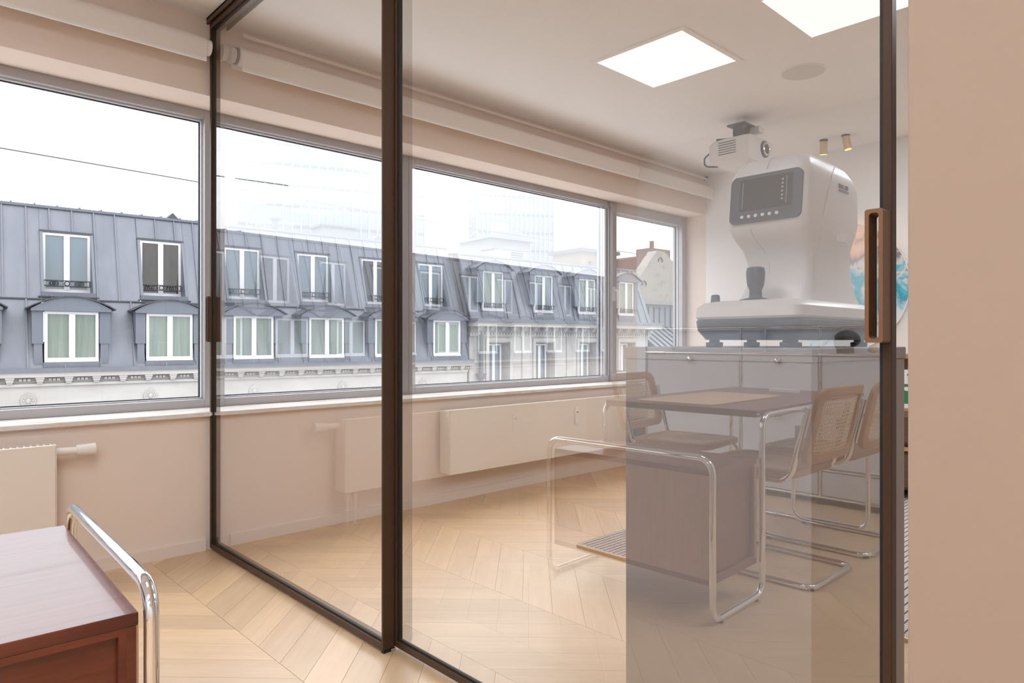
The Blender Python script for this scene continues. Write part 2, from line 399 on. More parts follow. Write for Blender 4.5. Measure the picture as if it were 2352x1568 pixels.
# sliding glass doors
def door(name, x0, x1, y0, y1, st0, st1, glassx, z0=.012, z1=2.525):
    r = st(root(name, ((x0 + x1) / 2, (y0 + y1) / 2, 0)))
    def prof(nm, ya, yb, za, zb):
        w_ = x1 - x0
        MB().box(x0, x1, ya, yb, za, zb).build(nm, 'bronze', r, bevel=.0015)
    prof('stile', y0, y0 + st0, z0, z1); prof('stile', y1 - st1, y1, z0, z1)
    for nm, za, zb in (('bottom_rail', z0, z0 + .022), ('top_rail', z1 - .03, z1)):
        MB().box(x0, x1, y0 + st0, y1 - st1, za, zb).build(nm, 'bronze', r, bevel=.0015)
    # glazing strips along the near side of the pane
    yy0 = y0 + st0; yy1 = y1 - st1
    MB().frame(YZ, yy0 + .0003, yy1 - .0003, z0 + .0223, z1 - .0303, .006, glassx - .006, glassx - .0005).build('glazing_strip', 'rubber', r)
    g = MB(); a, b, c, d = yy0, yy1, z0 + .022, z1 - .03; x2 = glassx + .008
    g.add([(glassx, a, c), (glassx, b, c), (glassx, b, d), (glassx, a, d)], [(0, 1, 2, 3)], 0)
    g.add([(glassx, a, c), (glassx, b, c), (glassx, b, d), (glassx, a, d), (x2, a, c), (x2, b, c), (x2, b, d), (x2, a, d)],
          [(4, 7, 6, 5), (0, 4, 5, 1), (1, 5, 6, 2), (2, 6, 7, 3), (3, 7, 4, 0)], 1)
    g.build('glass_pane', ['door_glass', 'clear'], r)
    return r
d1 = door('door_1', 1.200, 1.2445, 1.866, 3.376, .009, .016, 1.213)
d2 = door('door_2', 1.246, 1.270, .392, 1.884, .014, .026, 1.257)
def pull(parent, x0, x1, y0, y1, z0, z1, t, m, inset=.006):
    o = rrect(y0, y1, z0, z1, .004, 3); i = rrect(y0 + t, y1 - t, z0 + t, z1 - t, inset, 3)
    mb = MB(); n = len(o)
    for xa, xb in ((x0, x1),):
        vs = [(xa, *p) for p in o] + [(xa, *p) for p in i] + [(xb, *p) for p in o] + [(xb, *p) for p in i]; fs = []
        for j in range(n):
            k = (j + 1) % n
            fs += [(j, k, n + k, n + j), (2 * n + j, 3 * n + j, 3 * n + k, 2 * n + k), (j, 2 * n + j, 2 * n + k, k), (n + j, n + k, 3 * n + k, 3 * n + j)]
        mb.add(vs, fs)
    return mb.build('pull_handle', m, parent)
pull(d2, 1.208, 1.246, .3935, .4215, .998, 1.219, .0065, 'bronze_light', .005)
pull(d1, 1.180, 1.200, 3.350, 3.374, .998, 1.215, .006, 'bronze', .005)
# carriers and floor guide where the doors overlap
MB().box(1.204, 1.226, 1.868, 1.882, .0, .012).build('floor_guide', 'rubber', d1)
MB().box(1.228, 1.2455, 1.862, 1.874, .0, .011).build('guide_pin', 'chrome_dim', d1)
tk = st(root('trim_2', (1.24, 1.8, CE)))
tr = MB()
for a, b in ((1.190, 1.196), (1.232, 1.243), (1.285, 1.292)): tr.box(a, b, .327, YW, CE - .03, CE)
tr.box(1.190, 1.292, .327, YW, CE - .008, CE)
tr.build('ceiling_track', 'bronze', tk)

# ------------------------------------------------------------------ radiators
def radiator(name, x0, x1, label, valve=True, pipes_at=None, gauge=None):
    r = root(name, ((x0 + x1) / 2, YW, 0), label=label, cat='radiator', group='flat panel radiators under the windows')
    z0, z1 = .185, .582; yf = 3.272; yb = 3.372
    MB().box(x0 + .004, x1 - .004, yf, yf + .012, z0, z1).build('front_panel', 'rad_white', r, bevel=.003)
    MB().box(x0 + .012, x1 - .012, yb - .012, yb, z0 + .01, z1 - .01).build('back_panel', 'rad_white', r)
    for xa, xb in ((x0, x0 + .0035), (x1 - .0035, x1)):
        MB().box(xa, xb, yf + .004, yb - .004, z0 + .004, z1 - .002).build('side_cover', 'rad_white', r, bevel=.001)
    gr = MB(); gr.box(x0 + .006, x1 - .006, yf + .014, yf + .02, z1 - .012, z1 - .001); gr.box(x0 + .006, x1 - .006, yb - .02, yb - .0135, z1 - .012, z1 - .001)
    n = int((x1 - x0) / .022)
    for i in range(n):
        xx = x0 + .012 + (x1 - x0 - .03) * i / (n - 1); gr.box(xx, xx + .008, yf + .02, yb - .02, z1 - .008, z1 - .002)
    gr.build('top_grille', 'rad_white', r)
    for xx in (x0 - .0005, x1 + .0005):
        for zz in (z0 + .035, z1 - .04):
            MB().cyl((xx - .003, yf + .03, zz), (xx + .003, yf + .03, zz), .010, seg=12).build('plug', 'plastic_white', r, smooth=True)
    for xx in (x0 + .15, x1 - .15):
        MB().box(xx, xx + .03, yb, YW, z0 + .06, z1 - .06).build('bracket', 'rad_white', r)
    if pipes_at:
        vx = pipes_at
        MB().cyl((vx - .055, 3.33, .545), (vx + .03, 3.33, .545), .017, .015, 14).build('valve_body', 'plastic_white', r, smooth=True)
        MB().cyl((vx + .03, 3.33, .545), (vx + .10, 3.33, .545), .022, .025, 18).build('thermostat_head', 'plastic_white', r, smooth=True)
        for dx in (-.14, -.09):
            MB().cyl((vx + dx, 3.32, 0), (vx + dx, 3.32, z0 + .012), .009, seg=10).build('pipe', 'rad_white', r, smooth=True)
            MB().cyl((vx + dx, 3.32, z0 - .045), (vx + dx, 3.32, z0 - .02), .014, seg=12).build('pipe_collar', 'plastic_white', r, smooth=True)
    if gauge:
        g = MB().box(gauge, gauge + .033, yf - .016, yf, .405, .525).build('heat_meter', 'plastic_white', r, bevel=.004)
        MB().box(gauge + .009, gauge + .024, yf - .0168, yf - .0158, .485, .495).build('display', 'device_screen', g)
    return r
radiator('radiator', -1.35, .563, 'white flat radiator at the left edge, beside the desk and outside the glass doors', pipes_at=.61, gauge=-.62)
radiator('radiator', 2.578, 5.1, 'long white flat radiator on the wall of the room behind the glass', gauge=3.72)

# ------------------------------------------------------------------ roller blinds and curtain rail
def blind(x0, x1, label, cap0, cap1):
    r = root('roller_blind', ((x0 + x1) / 2, 3.33, 2.39), label=label, cat='blind', group='rolled-up roller blinds above the windows')
    yc, zc, rr = 3.335, 2.388, .044
    sec = [(yc + rr * math.cos(t), zc + rr * math.sin(t)) for t in [R(-180 + 360 * k / 28) for k in range(28)]]
    MB().rings([[(x, y, z) for y, z in sec] for x in (x0, x1)]).build('fabric_roll', 'blind_fabric', r, smooth=True)
    MB().box(x0 + .004, x1 - .004, yc - rr - .0015, yc - rr + .0005, 2.322, zc).build('fabric_drop', 'blind_fabric', r)
    MB().box(x0 + .004, x1 - .004, yc - rr - .006, yc - rr + .006, 2.306, 2.322).build('bottom_bar', 'plastic_white', r, bevel=.003)
    for c0, c1 in ((cap0), (cap1)):
        if c0 is None: continue
        MB().cyl((c0, yc, zc), (c1, yc, zc), .036, seg=22).build('end_cap', 'plastic_white', r, smooth=True)
        MB().box(min(c0, c1) + .003, max(c0, c1) - .003, yc, YW, zc - .025, zc + .025).build('bracket', 'plastic_white', r)
    return r
blind(-2.0, 1.160, 'white rolled-up blind above the left window, outside the glass doors', (-2.03, -2.0), (1.160, 1.186))
b2 = blind(1.318, 5.66, 'long white rolled-up blind above the windows behind the glass', (1.296, 1.318), (5.66, 5.68))
MB().cyl((1.300, 3.335, 2.388), (1.314, 3.335, 2.388), .040, seg=22).build('clutch_ring', 'dark_bin', b2, smooth=True)
cr_ = root('curtain_rail', (3.5, 3.36, 2.52), label='thin cream curtain rail under the ceiling behind the glass', cat='curtain rail')
MB().box(1.352, 5.685, 3.352, 3.368, 2.498, 2.516).build('rail', 'blind_fabric', cr_, bevel=.003)
for x in (1.36, 2.45, 3.6, 4.68, 5.67):
    MB().box(x, x + .016, 3.366, YW, 2.502, 2.53).build('bracket', 'plastic_white', cr_)
MB().box(5.668, 5.684, 3.352, 3.386, 2.50, 2.53).build('end_stop', 'device_grey', cr_)

# ------------------------------------------------------------------ ceiling fittings
def panel_light(x0, x1, y0, y1, m, label):
    r = root('ceiling_light', ((x0 + x1) / 2, (y0 + y1) / 2, CE), label=label, cat='ceiling light', group='square recessed ceiling lights')
    MB().box(x0, x1, y0, y1, CE - .004, CE - .001).build('diffuser', m, r)
    MB().frame(XY, x0 - .03, x1 + .03, y0 - .03, y1 + .03, .03, CE - .006, CE).build('frame', 'ceiling_paint', r)
panel_light(2.95, 3.49, 1.885, 2.43, 'panel_inner', 'square warm-white ceiling light behind the glass, the one wholly in view')
panel_light(2.96, 3.50, .94, 1.475, 'panel_inner', 'square warm-white ceiling light cut off by the top edge behind the glass')
for x, y, n in ((-1.75, -.35, 'nearer the sideboard'), (-.15, 1.12, 'above the drawer block'), (-1.75, -1.6, 'far back on the sideboard side'), (-.85, -.35, 'between the other two rows')):
    panel_light(x, x + .54, y, y + .54, 'panel_added', 'added unseen square ceiling light over the desk room, ' + n)  # panels added out of view to brighten the near room
for x, y, n in ((2.96, -.02, 'next to the cut-off one'), (4.4, .5, 'over the armchair end')):
    panel_light(x, x + .54, y, y + .54, 'panel_added', 'added unseen square ceiling light behind the right-hand wall, ' + n)  # more panels added out of view, brightening the room behind the glass
sp = root('ceiling_speaker', (3.92, 1.70, CE), label='round flat grey loudspeaker grille in the ceiling behind the glass', cat='speaker')
MB().cyl((3.92, 1.70, CE - .006), (3.92, 1.70, CE), .115, seg=40).build('grille', 'speaker_cloth', sp, smooth=True)
MB().tube([(3.92 + .119 * math.cos(t), 1.70 + .119 * math.sin(t), CE - .003) for t in [2 * PI * k / 40 for k in range(40)]], .004, 6, True).build('rim', 'ceiling_paint', sp, smooth=True)
def spot(x, y, tilt, lit, label):
    r = root('spotlight', (x, y, CE), label=label, cat='spotlight', group='small brass ceiling spotlights')
    MB().cyl((x, y, CE - .008), (x, y, CE), .030, seg=20).build('ceiling_plate', 'device_grey', r, smooth=True)
    a = Vector((x, y, CE - .012)); dv = Vector((tilt[0], tilt[1], -1)).normalized(); b = a + dv * .098
    MB().cyl(a, a - dv * .008, .012, seg=10).build('stem', 'device_grey', r, smooth=True)
    MB().cyl(a, b, .027, seg=22).build('barrel', 'gold', r, smooth=True)
    MB().cyl(b, b + dv * .002, .023, seg=20).build('lens', 'lamp_glow', r, smooth=True)
    l = bpy.data.lights.new('spot_lamp', 'SPOT'); l.energy = 14 if lit else 5; l.color = (1, .72, .42); l.spot_size = R(75); l.spot_blend = .8; l.shadow_soft_size = .03
    lo = bpy.data.objects.new('spot_lamp', l); COL.objects.link(lo); lo.location = b + dv * .012
    lo.rotation_euler = dv.to_track_quat('-Z', 'Y').to_euler(); lo.parent = r; lo.location = lo.location - r.location
spot(5.362, 2.167, (.16, .10), True, 'small brass ceiling spotlight with a glowing end, the left one')
spot(5.356, 2.004, (.10, -.16), False, 'small brass ceiling spotlight, the one on the right')

# projector
pj = root('projector', (4.42, 2.35, CE), label='white video projector hanging from the ceiling on a dark bracket', cat='projector')
sec = rrect(4.255, 4.60, 2.215, 2.395, .03, 5)
body = [[(a, 2.205 + yy, 2.30 + (b - 2.305) * sc) for a, b in sec] for yy, sc in ((0, .90), (.012, .97), (.05, 1.0), (.20, 1.0), (.27, .92), (.295, .74))]
pb = MB().rings(body).build('casing', 'device_white', pj, smooth=True)
lx, lz = 4.47, 2.315
MB().cyl((lx, 2.207, lz), (lx, 2.196, lz), .058, .056, 26).build('lens_ring', 'device_grey', pj, smooth=True)
MB().tube([(lx + .04 * math.cos(t), 2.192, lz + .04 * math.sin(t)) for t in [2 * PI * k / 26 for k in range(26)]], .008, 8, True).build('focus_ring', 'chrome_dim', pj, smooth=True)
MB().cyl((lx, 2.197, lz), (lx, 2.187, lz), .034, .03, 22).build('lens', 'device_screen', pj, smooth=True)
for i in range(6):
    z = 2.355 - .016 * i
    MB().box(4.2535, 4.2555, 2.30, 2.43, z, z + .005).build('vent_slot', 'device_grey', pj)
for x, y in ((4.33, 2.24), (4.5, 2.24)):
    MB().cyl((x, y, 2.208), (x, y, 2.219), .02, .022, 14).build('foot', 'device_white', pj, smooth=True)
MB().cyl((4.42, 2.35, CE - .055), (4.42, 2.35, CE), .034, seg=20).build('ceiling_tube', 'chrome_dim', pj, smooth=True)
MB().box(4.375, 4.47, 2.31, 2.39, 2.425, 2.50).build('tilt_block', 'device_grey', pj, bevel=.006)
MB().box(4.35, 4.56, 2.29, 2.42, 2.492, 2.503).build('plate', 'device_grey', pj)
MB().box(4.35, 4.50, 2.285, 2.42, 2.40, 2.412).build('lower_plate', 'device_grey', pj)
MB().box(4.48, 4.56, 2.25, 2.35, 2.452, 2.492).build('power_brick', 'plastic_white', pj, bevel=.005)
for p in ((4.30, 2.47), (4.55, 2.26), (4.30, 2.26)):
    MB().tube([(4.42, 2.35, 2.408), ((4.42 + p[0]) / 2, (2.35 + p[1]) / 2, 2.407), (p[0], p[1], 2.40)], .008, 8).build('arm', 'device_grey', pj, smooth=True)
MB().tube(fillet([(4.30, 2.50, 2.33), (4.26, 2.54, 2.28), (4.26, 2.54, 2.22), (4.30, 2.46, 2.212)], .03), .006, 8).build('cable', 'cable', pj, smooth=True)

# ------------------------------------------------------------------ cabinet and eye-measuring device
cb = root('instrument_cabinet', (1.80, .88, 0), label='dark grey upright cabinet just behind the glass, carrying the white eye-measuring device', cat='cabinet')
MB().box(1.503, 2.117, .633, 1.137, .02, .953).build('body', 'cabinet_dark', cb, bevel=.003)
MB().box(1.5, 2.12, .63, 1.14, .953, .9855).build('top', 'cabinet_dark', cb, bevel=.003)
MB().box(1.52, 2.10, .65, 1.12, 0, .02).build('plinth', 'rubber', cb)

dv = root('autorefractor', (1.80, .82, .9855), label='white eye-measuring device with tilted grey screen standing on the dark cabinet', cat='medical device')
def rr3(x0, x1, y0, y1, r, z, n=5): return [(a, b, z) for a, b in rrect(x0, x1, y0, y1, r, n)]
ds = lambda mb, nm, m, p=dv: mb.build(nm, m, p, smooth=True)
ds(MB().rings([rr3(1.575, 2.055, .700, .948, .03, 1.004), rr3(1.555, 2.075, .684, .962, .035, 1.028), rr3(1.552, 2.078, .681, .965, .035, 1.052), rr3(1.556, 2.074, .684, .962, .035, 1.056)]), 'base_lower', 'device_grey')
ds(MB().rings([rr3(1.556, 2.074, .684, .962, .035, 1.0565), rr3(1.552, 2.078, .680, .966, .035, 1.062), rr3(1.554, 2.076, .682, .964, .035, 1.086), rr3(1.566, 2.064, .694, .952, .035, 1.098), rr3(1.59, 2.04, .715, .93, .03, 1.103)]), 'base_cover', 'device_white')
# body: pedestal, waist and head in one skin
lv = [(1.100, 1.700, 2.055, .722, .925, .025), (1.125, 1.710, 2.035, .727, .915, .025), (1.165, 1.727, 2.015, .731, .905, .025), (1.205, 1.722, 2.000, .729, .905, .025),
      (1.240, 1.702, 1.985, .724, .908, .025), (1.268, 1.670, 1.980, .714, .916, .025), (1.290, 1.653, 1.984, .707, .922, .028), (1.315, 1.648, 1.988, .705, .924, .022),
      (1.405, 1.659, 1.990, .706, .923, .024), (1.432, 1.663, 1.972, .709, .920, .028), (1.455, 1.672, 1.938, .717, .908, .03), (1.470, 1.690, 1.895, .730, .890, .03), (1.477, 1.715, 1.855, .750, .868, .03)]
ds(MB().rings([rr3(a, b, c, d, r, z, 6) for z, a, b, c, d, r in lv]), 'housing', 'device_white')
# screen bezel on the front face (faces the doors), slightly curved top
def fx(z): return 1.648 + (z - 1.315) * .12
def bez(x_off, y0, y1, z0, z1, crown, r=.014):
    pts = []
    for yy, zz in rrect(y0, y1, z0, z1, r, 5):
        k = (yy - (y0 + y1) / 2) / ((y1 - y0) / 2)
        if zz > (z0 + z1) / 2: zz += crown * (1 - k * k)
        pts.append((yy, zz))
    return pts
def slab(pts, d0, d1): return MB().rings([[(fx(z) - d0, y, z) for y, z in pts], [(fx(z) - d1, y, z) for y, z in pts]])
scb = ds(slab(bez(0, .719, .908, 1.304, 1.424, .013), -.004, .0035), 'screen_bezel', 'device_grey')
ds(slab(bez(0, .742, .882, 1.335, 1.418, .003, .003), .003, .0042), 'screen', 'device_screen')
for y, z0, z1 in ((.873, 1.343, 1.41), (.757, 1.343, 1.41)): slab([(y, z0), (y + .0012, z0), (y + .0012, z1), (y, z1)], .0042, .0046).build('screen_line', 'screen_ink', dv)
sl = MB()
for i, z in enumerate((1.404, 1.394, 1.384, 1.374, 1.364, 1.355)):
    p = rrect(.766, .7705, z - .0024, z + .0024, .0012, 2); sl.rings([[(fx(b) - .0042, a, b) for a, b in p], [(fx(b) - .0047, a, b) for a, b in p]])
sl.build('screen_symbols', 'screen_ink', dv)
for i in range(6):
    y = .872 - i * .0185; z = 1.3205
    MB().cyl((fx(z) - .003, y, z), (fx(z) - .006, y, z), .0048, .0042, 14).build('button', 'button', dv, smooth=True)
MB().cyl((fx(1.316) - .003, .897, 1.316), (fx(1.316) - .0045, .897, 1.316), .0022, seg=10).build('indicator', 'rubber', dv, smooth=True)
# joystick, knob, feet, seams, cable
ds(MB().tube([(1.645, .835, z) for z in (1.100, 1.106, 1.112, 1.13, 1.142, 1.15, 1.175, 1.187, 1.190)], [.045, .040, .016, .015, .020, .0215, .0235, .021, .012], 20), 'joystick', 'device_grey')
ds(MB().tube([(1.605, .925, z) for z in (1.10, 1.104, 1.118, 1.121)], [.013, .012, .011, .008], 16), 'lock_knob', 'device_grey')
for x, y in ((1.60, .925), (1.60, .72), (2.02, .925), (2.02, .72), (1.80, .925)):
    ds(MB().tube([(x, y, z) for z in (.9855, .988, .9975, .9985, 1.008)], [.020, .0215, .0215, .013, .013], 18), 'foot', 'rubber')
ds(MB().tube([(1.7065, .85, 1.101), (1.728, .847, 1.135), (1.7275, .838, 1.17), (1.7215, .836, 1.21), (1.702, .842, 1.24), (1.670, .852, 1.268), (1.652, .853, 1.291)], .0012, 6), 'front_seam', 'speaker_cloth')
ds(MB().tube([(1.6615, .813, 1.438), (1.668, .813, 1.450), (1.678, .813, 1.4615), (1.690, .813, 1.4705), (1.715, .813, 1.4775)], .0012, 6), 'top_seam', 'speaker_cloth')
ds(MB().tube([(1.842, .7165, 1.456), (1.80, .7075, 1.425), (1.765, .7045, 1.37), (1.74, .7043, 1.32), (1.742, .7125, 1.268), (1.752, .7285, 1.205), (1.748, .7265, 1.125)], .0011, 6), 'side_seam', 'speaker_cloth')
MB().rings([[(a, .7045, b) for a, b in rrect(1.845, 1.90, 1.262, 1.285, .005, 3)], [(a, .713, b) for a, b in rrect(1.845, 1.90, 1.262, 1.285, .005, 3)]]).build('latch', 'device_white', dv)
MB().box(1.83, 1.87, .7315, .734, 1.163, 1.166).build('slot', 'rubber', dv)
MB().box(1.842, 1.902, .7035, .7065, 1.392, 1.3965).build('name_bar', 'device_mark', dv)
ds(MB().tube(fillet([(1.98, .80, 1.345), (2.03, .80, 1.345), (2.055, .80, 1.32), (2.055, .80, 1.15), (2.03, .80, 1.10)], .03), .011, 12), 'power_cable', 'speaker_cloth')
def lettering(txt, size, loc, rot, m, parent, ext=.0006):
    cu = bpy.data.curves.new('lettering', 'FONT'); cu.body = txt; cu.size = size; cu.extrude = ext
    ob = bpy.data.objects.new('tmp', cu); COL.objects.link(ob)
    me = bpy.data.meshes.new_from_object(ob.evaluated_get(bpy.context.evaluated_depsgraph_get()))
    bpy.data.objects.remove(ob); bpy.data.curves.remove(cu)
    me.name = 'lettering'; me.materials.clear(); me.materials.append(MATS[m])
    o = bpy.data.objects.new('lettering', me); COL.objects.link(o); o.parent = parent
    org = ORG[parent.name]; o.location = (loc[0] - org[0], loc[1] - org[1], loc[2] - org[2]); o.rotation_euler = rot
    return o
lettering('RMK-200', .0165, (1.840, .7052, 1.4005), (R(90), 0, 0), 'device_mark', dv)

# ------------------------------------------------------------------ far end of the inner room
rg = MB().rings([[(a, b, z) for a, b in rrect(2.52, 5.0, -.4, 2.205, .01, 2)] for z in (.0, .011)])
rgo = rg.build('rug', 'rug_weave', at=(3.76, .9, 0)); tag(rgo, 'cream rug woven with dark flecks on the floor behind the glass', 'rug')
MB().box(2.512, 2.532, -.39, 2.195, .0005, .0125).build('edge_binding', 'cane', rgo)
dc = root('round_painting', (5.70, 2.18, 1.43), label='large round painting in white, peach and teal on the far wall', cat='painting')
MB().cyl((5.672, 2.18, 1.43), (5.700, 2.18, 1.43), .52, seg=64).build('disc', 'disc_paint', dc, smooth=True)
MB().tube([(5.674, 2.18 + .519 * math.cos(t), 1.43 + .519 * math.sin(t)) for t in [2 * PI * k / 72 for k in range(72)]], .004, 6, True).build('rim', 'plastic_white', dc, smooth=True)
bc = root('bookcase', (5.52, 1.45, 0), label='low oak bookcase against the far wall, seen past the door edge', cat='bookcase')
for z in (.03, .50, .88): MB().box(5.33, 5.70, 1.02, 1.90, z, z + .028).build('shelf', 'shelf_oak', bc)
for y in (1.0, 1.90): MB().box(5.33, 5.70, y, y + .02, 0, .908).build('side_panel', 'shelf_oak', bc)
MB().box(5.685, 5.70, 1.02, 1.90, .058, .88).build('back_panel', 'shelf_oak', bc)
bx = root('box_file', (5.45, 1.56, .528), label='green and white box file standing in the oak bookcase', cat='box file')
MB().box(5.335, 5.60, 1.49, 1.64, .529, .56).build('base_band', 'paper', bx)
MB().box(5.335, 5.60, 1.49, 1.64, .56, .70).build('card_sleeve', 'green_card', bx)
MB().box(5.335, 5.60, 1.49, 1.64, .70, .80).build('label', 'paper', bx)
MB().rings([[(5.334, a, b) for a, b in rrect(1.53, 1.60, .652, .68, .012, 4)], [(5.336, a, b) for a, b in rrect(1.53, 1.60, .652, .68, .012, 4)]]).build('finger_hole', 'paper', bx)
MB().tube([(5.3345, 1.555 + .022 * math.cos(t), .765 + .012 * math.sin(t)) for t in [2 * PI * k / 20 for k in range(20)]], .003, 6, True).build('emblem', 'green_card', bx)
ac = root('armchair', (4.95, 1.45, .011), label='brown boucle armchair with a wooden rail, seen past the door edge', cat='armchair')
bs = lambda x0, x1, y0, y1, z0, z1, r, nm, m: MB().rings([rr3(x0 + r, x1 - r, y0 + r, y1 - r, .03, z0), rr3(x0, x1, y0, y1, .04, z0 + r), rr3(x0, x1, y0, y1, .04, z1 - r), rr3(x0 + r, x1 - r, y0 + r, y1 - r, .03, z1)]).build(nm, m, ac, smooth=True)
bs(4.72, 5.30, 1.10, 1.80, .07, .315, .02, 'seat_cushion', 'boucle')
bs(4.70, 4.82, 1.08, 1.82, .345, .56, .03, 'back_cushion', 'boucle')
MB().box(4.70, 5.30, 1.08, 1.82, .318, .342).build('rail', 'shelf_oak', ac)
for x, y in ((4.74, 1.12), (4.74, 1.78), (5.26, 1.12), (5.26, 1.78)): MB().cyl((x, y, .0112), (x, y, .08), .016, .022, 10).build('leg', 'shelf_oak', ac, smooth=True)

# ------------------------------------------------------------------ the desk (near room)
dk = root('desk', (.365, 1.64, 0), R(-2.0), local=True, label='mahogany desk on bent chrome tubing with a lower drawer block, at bottom left', cat='desk')
yt = .3825; r_ = .0125; zl = .0125; za = .585; zb = .708; xa = -.396; xb = -1.66
loop = [(0, -yt, za), (0, yt, za), (0, yt, zl), (xa, yt, zl), (xa, yt, zb), (xb, yt, zb), (xb, yt, zl), (xb, -yt, zl), (xb, -yt, zb), (xa, -yt, zb), (xa, -yt, zl), (0, -yt, zl)]
MB().tube(fillet(loop, .055, 8, True), r_, 18, True).build('tube_frame', 'chrome', dk, smooth=True)
for x, y in ((-.05, yt), (-.33, yt), (-.05, -yt), (-.33, -yt), (xb, .3), (xb, -.3)):
    MB().cyl((x, y, 0), (x, y, .006), .014, seg=12).build('foot_pad', 'black_rubber', dk, smooth=True)
MB().box(-1.645, -.382, -.366, .366, .700, .728).build('tabletop', 'mahogany', dk, bevel=.003)
bk = MB()
MB().box(-.382, -.016, -.366, .366, .520, .542).build('block_top', 'mahogany', dk, bevel=.002)
MB().box(-.382, -.016, -.366, .366, .130, .150).build('block_bottom', 'mahogany', dk)
MB().box(-.034, -.0195, -.366, .366, .150, .520).build('block_end_panel', 'mahogany', dk)
MB().box(-.0195, -.016, -.366, .366, .150, .520).build('block_end_lit_face', 'mahogany_lit', dk)  # added pale sheet: brightness of the reflected block put into its colour
MB().box(-.382, -.364, -.366, .366, .150, .520).build('block_inner_panel', 'mahogany_lit', dk)
for s_ in (-1, 1):
    y0, y1 = sorted((s_ * .352, s_ * .340)); MB().box(-.364, -.034, y0, y1, .150, .520).build('recessed_panel', 'mahogany', dk)
    y0, y1 = sorted((s_ * .3655, s_ * .355))
    MB().frame(XZ, -.364, -.034, .150, .520, .012, y0, y1).build('panel_frame', 'mahogany', dk)
for y in (-.366, .366):
    MB().cyl((xa + .01, y * .99, .714), (xa + .01, y * 1.02, .714), .004, seg=8).build('screw', 'chrome_dim', dk, smooth=True)
pd_ = root('desk_pad', (-.05, 1.70, .7285), R(-2.0), local=True, label='tan leather desk pad lying on the mahogany desk', cat='desk pad')
MB().rings([[(a, b, z) for a, b in rrect(-.74, -.02, -.19, .20, .03, 5)] for z in (.0003, .004)]).build('leather', 'leather_pad', pd_)
tag(MB().rings([[(a - 1.08, b + 1.66, z) for a, b in rrect(-.02, .02, -.08, .08, .01, 3)] for z in (.7285, .744)]).build('slim_box', 'paper', at=(-1.08, 1.66, .7285)), 'small white slim box lying on the far end of the mahogany desk', 'small box')

# ------------------------------------------------------------------ cane chairs
def cane(mb, fn, x0, x1, y0, y1, nx, ny, hole=.42, keep=None):
    dx = (x1 - x0) / nx; dy = (y1 - y0) / ny
    for i in range(nx):
        for j in range(ny):
            a = x0 + i * dx; b = y0 + j * dy
            if keep and not keep(a + dx / 2, b + dy / 2): continue
            h = (1 - hole) / 2
            o = [(a, b), (a + dx, b), (a + dx, b + dy), (a, b + dy)]
            q = [(a + dx * h, b + dy * h), (a + dx * (1 - h), b + dy * h), (a + dx * (1 - h), b + dy * (1 - h)), (a + dx * h, b + dy * (1 - h))]
            mb.add([fn(*p) for p in o + q], [(0, 1, 5, 4), (1, 2, 6, 5), (2, 3, 7, 6), (3, 0, 4, 7)])
def make_chair(name):
    c = root(name, local=True)
    xs = .208; r_ = .0125
    path = [(xs, -.262, .735), (xs, -.185, .425), (xs, .235, .432), (xs, .262, .0125), (xs, -.275, .0125),
            (-xs, -.275, .0125), (-xs, .262, .0125), (-xs, .235, .432), (-xs, -.185, .425), (-xs, -.262, .735)]
    MB().tube(fillet(path, [0, .07, .06, .07, .05, .05, .07, .06, .07, 0], 7), r_, 12).build('tube_frame', 'chrome', c, smooth=True)
    for sx in (-1, 1):
        for y in (-.262, .19):
            MB().cyl((sx * xs * (.93 if y < 0 else 1), y, 0), (sx * xs * (.93 if y < 0 else 1), y, .010), .016, seg=10).build('foot_pad', 'black_rubber', c, smooth=True)
        MB().box(sx * xs - .006, sx * xs + .006, -.232, -.21, .60, .66).build('clamp', 'chrome_dim', c)
    # seat ring with rounded front, cane inside
    def ring(o, i, z0, z1, fn, m, nm):
        mb = MB(); n = len(o)
        vs = [fn(*p, z0) for p in o] + [fn(*p, z0) for p in i] + [fn(*p, z1) for p in o] + [fn(*p, z1) for p in i]; fs = []
        for j in range(n):
            k = (j + 1) % n
            fs += [(j, k, n + k, n + j), (2 * n + j, 3 * n + j, 3 * n + k, 2 * n + k), (j, 2 * n + j, 2 * n + k, k), (n + j, n + k, 3 * n + k, 3 * n + j)]
        return mb.add(vs, fs).build(nm, m, c, bevel=.006)
    so = rrect(-.225, .225, -.205, .255, .07, 6); si = rrect(-.175, .175, -.155, .205, .045, 6)
    ring(so, si, .438, .468, XY, 'beech', 'seat_frame')
    cm = MB(); cane(cm, lambda a, b: (a, b, .4655), -.176, .176, -.156, .206, 24, 25, .50, lambda a, b: not (abs(a) > .15 and (b < -.13 or b > .18)))
    cm.build('seat_cane', 'cane', c)
    # backrest: leaning, slightly bowed
    lean = R(13)
    def bf(u, v, d):     # u across, v up the back, d out of it
        y = -.205 - .035 + .030 * (1 - (u / .23) ** 2) * -1 + d
        return (u, y - v * math.sin(lean), .500 + v * math.cos(lean))
    bo = rrect(-.23, .23, 0, .325, .055, 6); bi = rrect(-.19, .19, .042, .283, .035, 6)
    ring(bo, bi, -.011, .011, bf, 'beech', 'back_frame')
    cb_ = MB(); cane(cb_, lambda a, b: bf(a, b, .002), -.191, .191, .041, .284, 24, 15, .58)
    cb_.build('back_cane', 'cane', c)
    return c
ch = make_chair('cane_chair')
ch.location = (-.435, 1.43, 0)
tag(ch, 'reflected cane-backed chrome chair at the desk, left of the two seen from behind', 'chair', 'cane cantilever chairs at the desk')
c2 = copy_tree(ch); c2.location = (-1.035, 1.43, 0)
tag(c2, 'reflected cane-backed chrome chair at the desk, cut off by the right door stile')
c3 = copy_tree(ch); c3.location = (-.80, 2.12, 0); c3.rotation_euler = (0, 0, R(180 - 6))
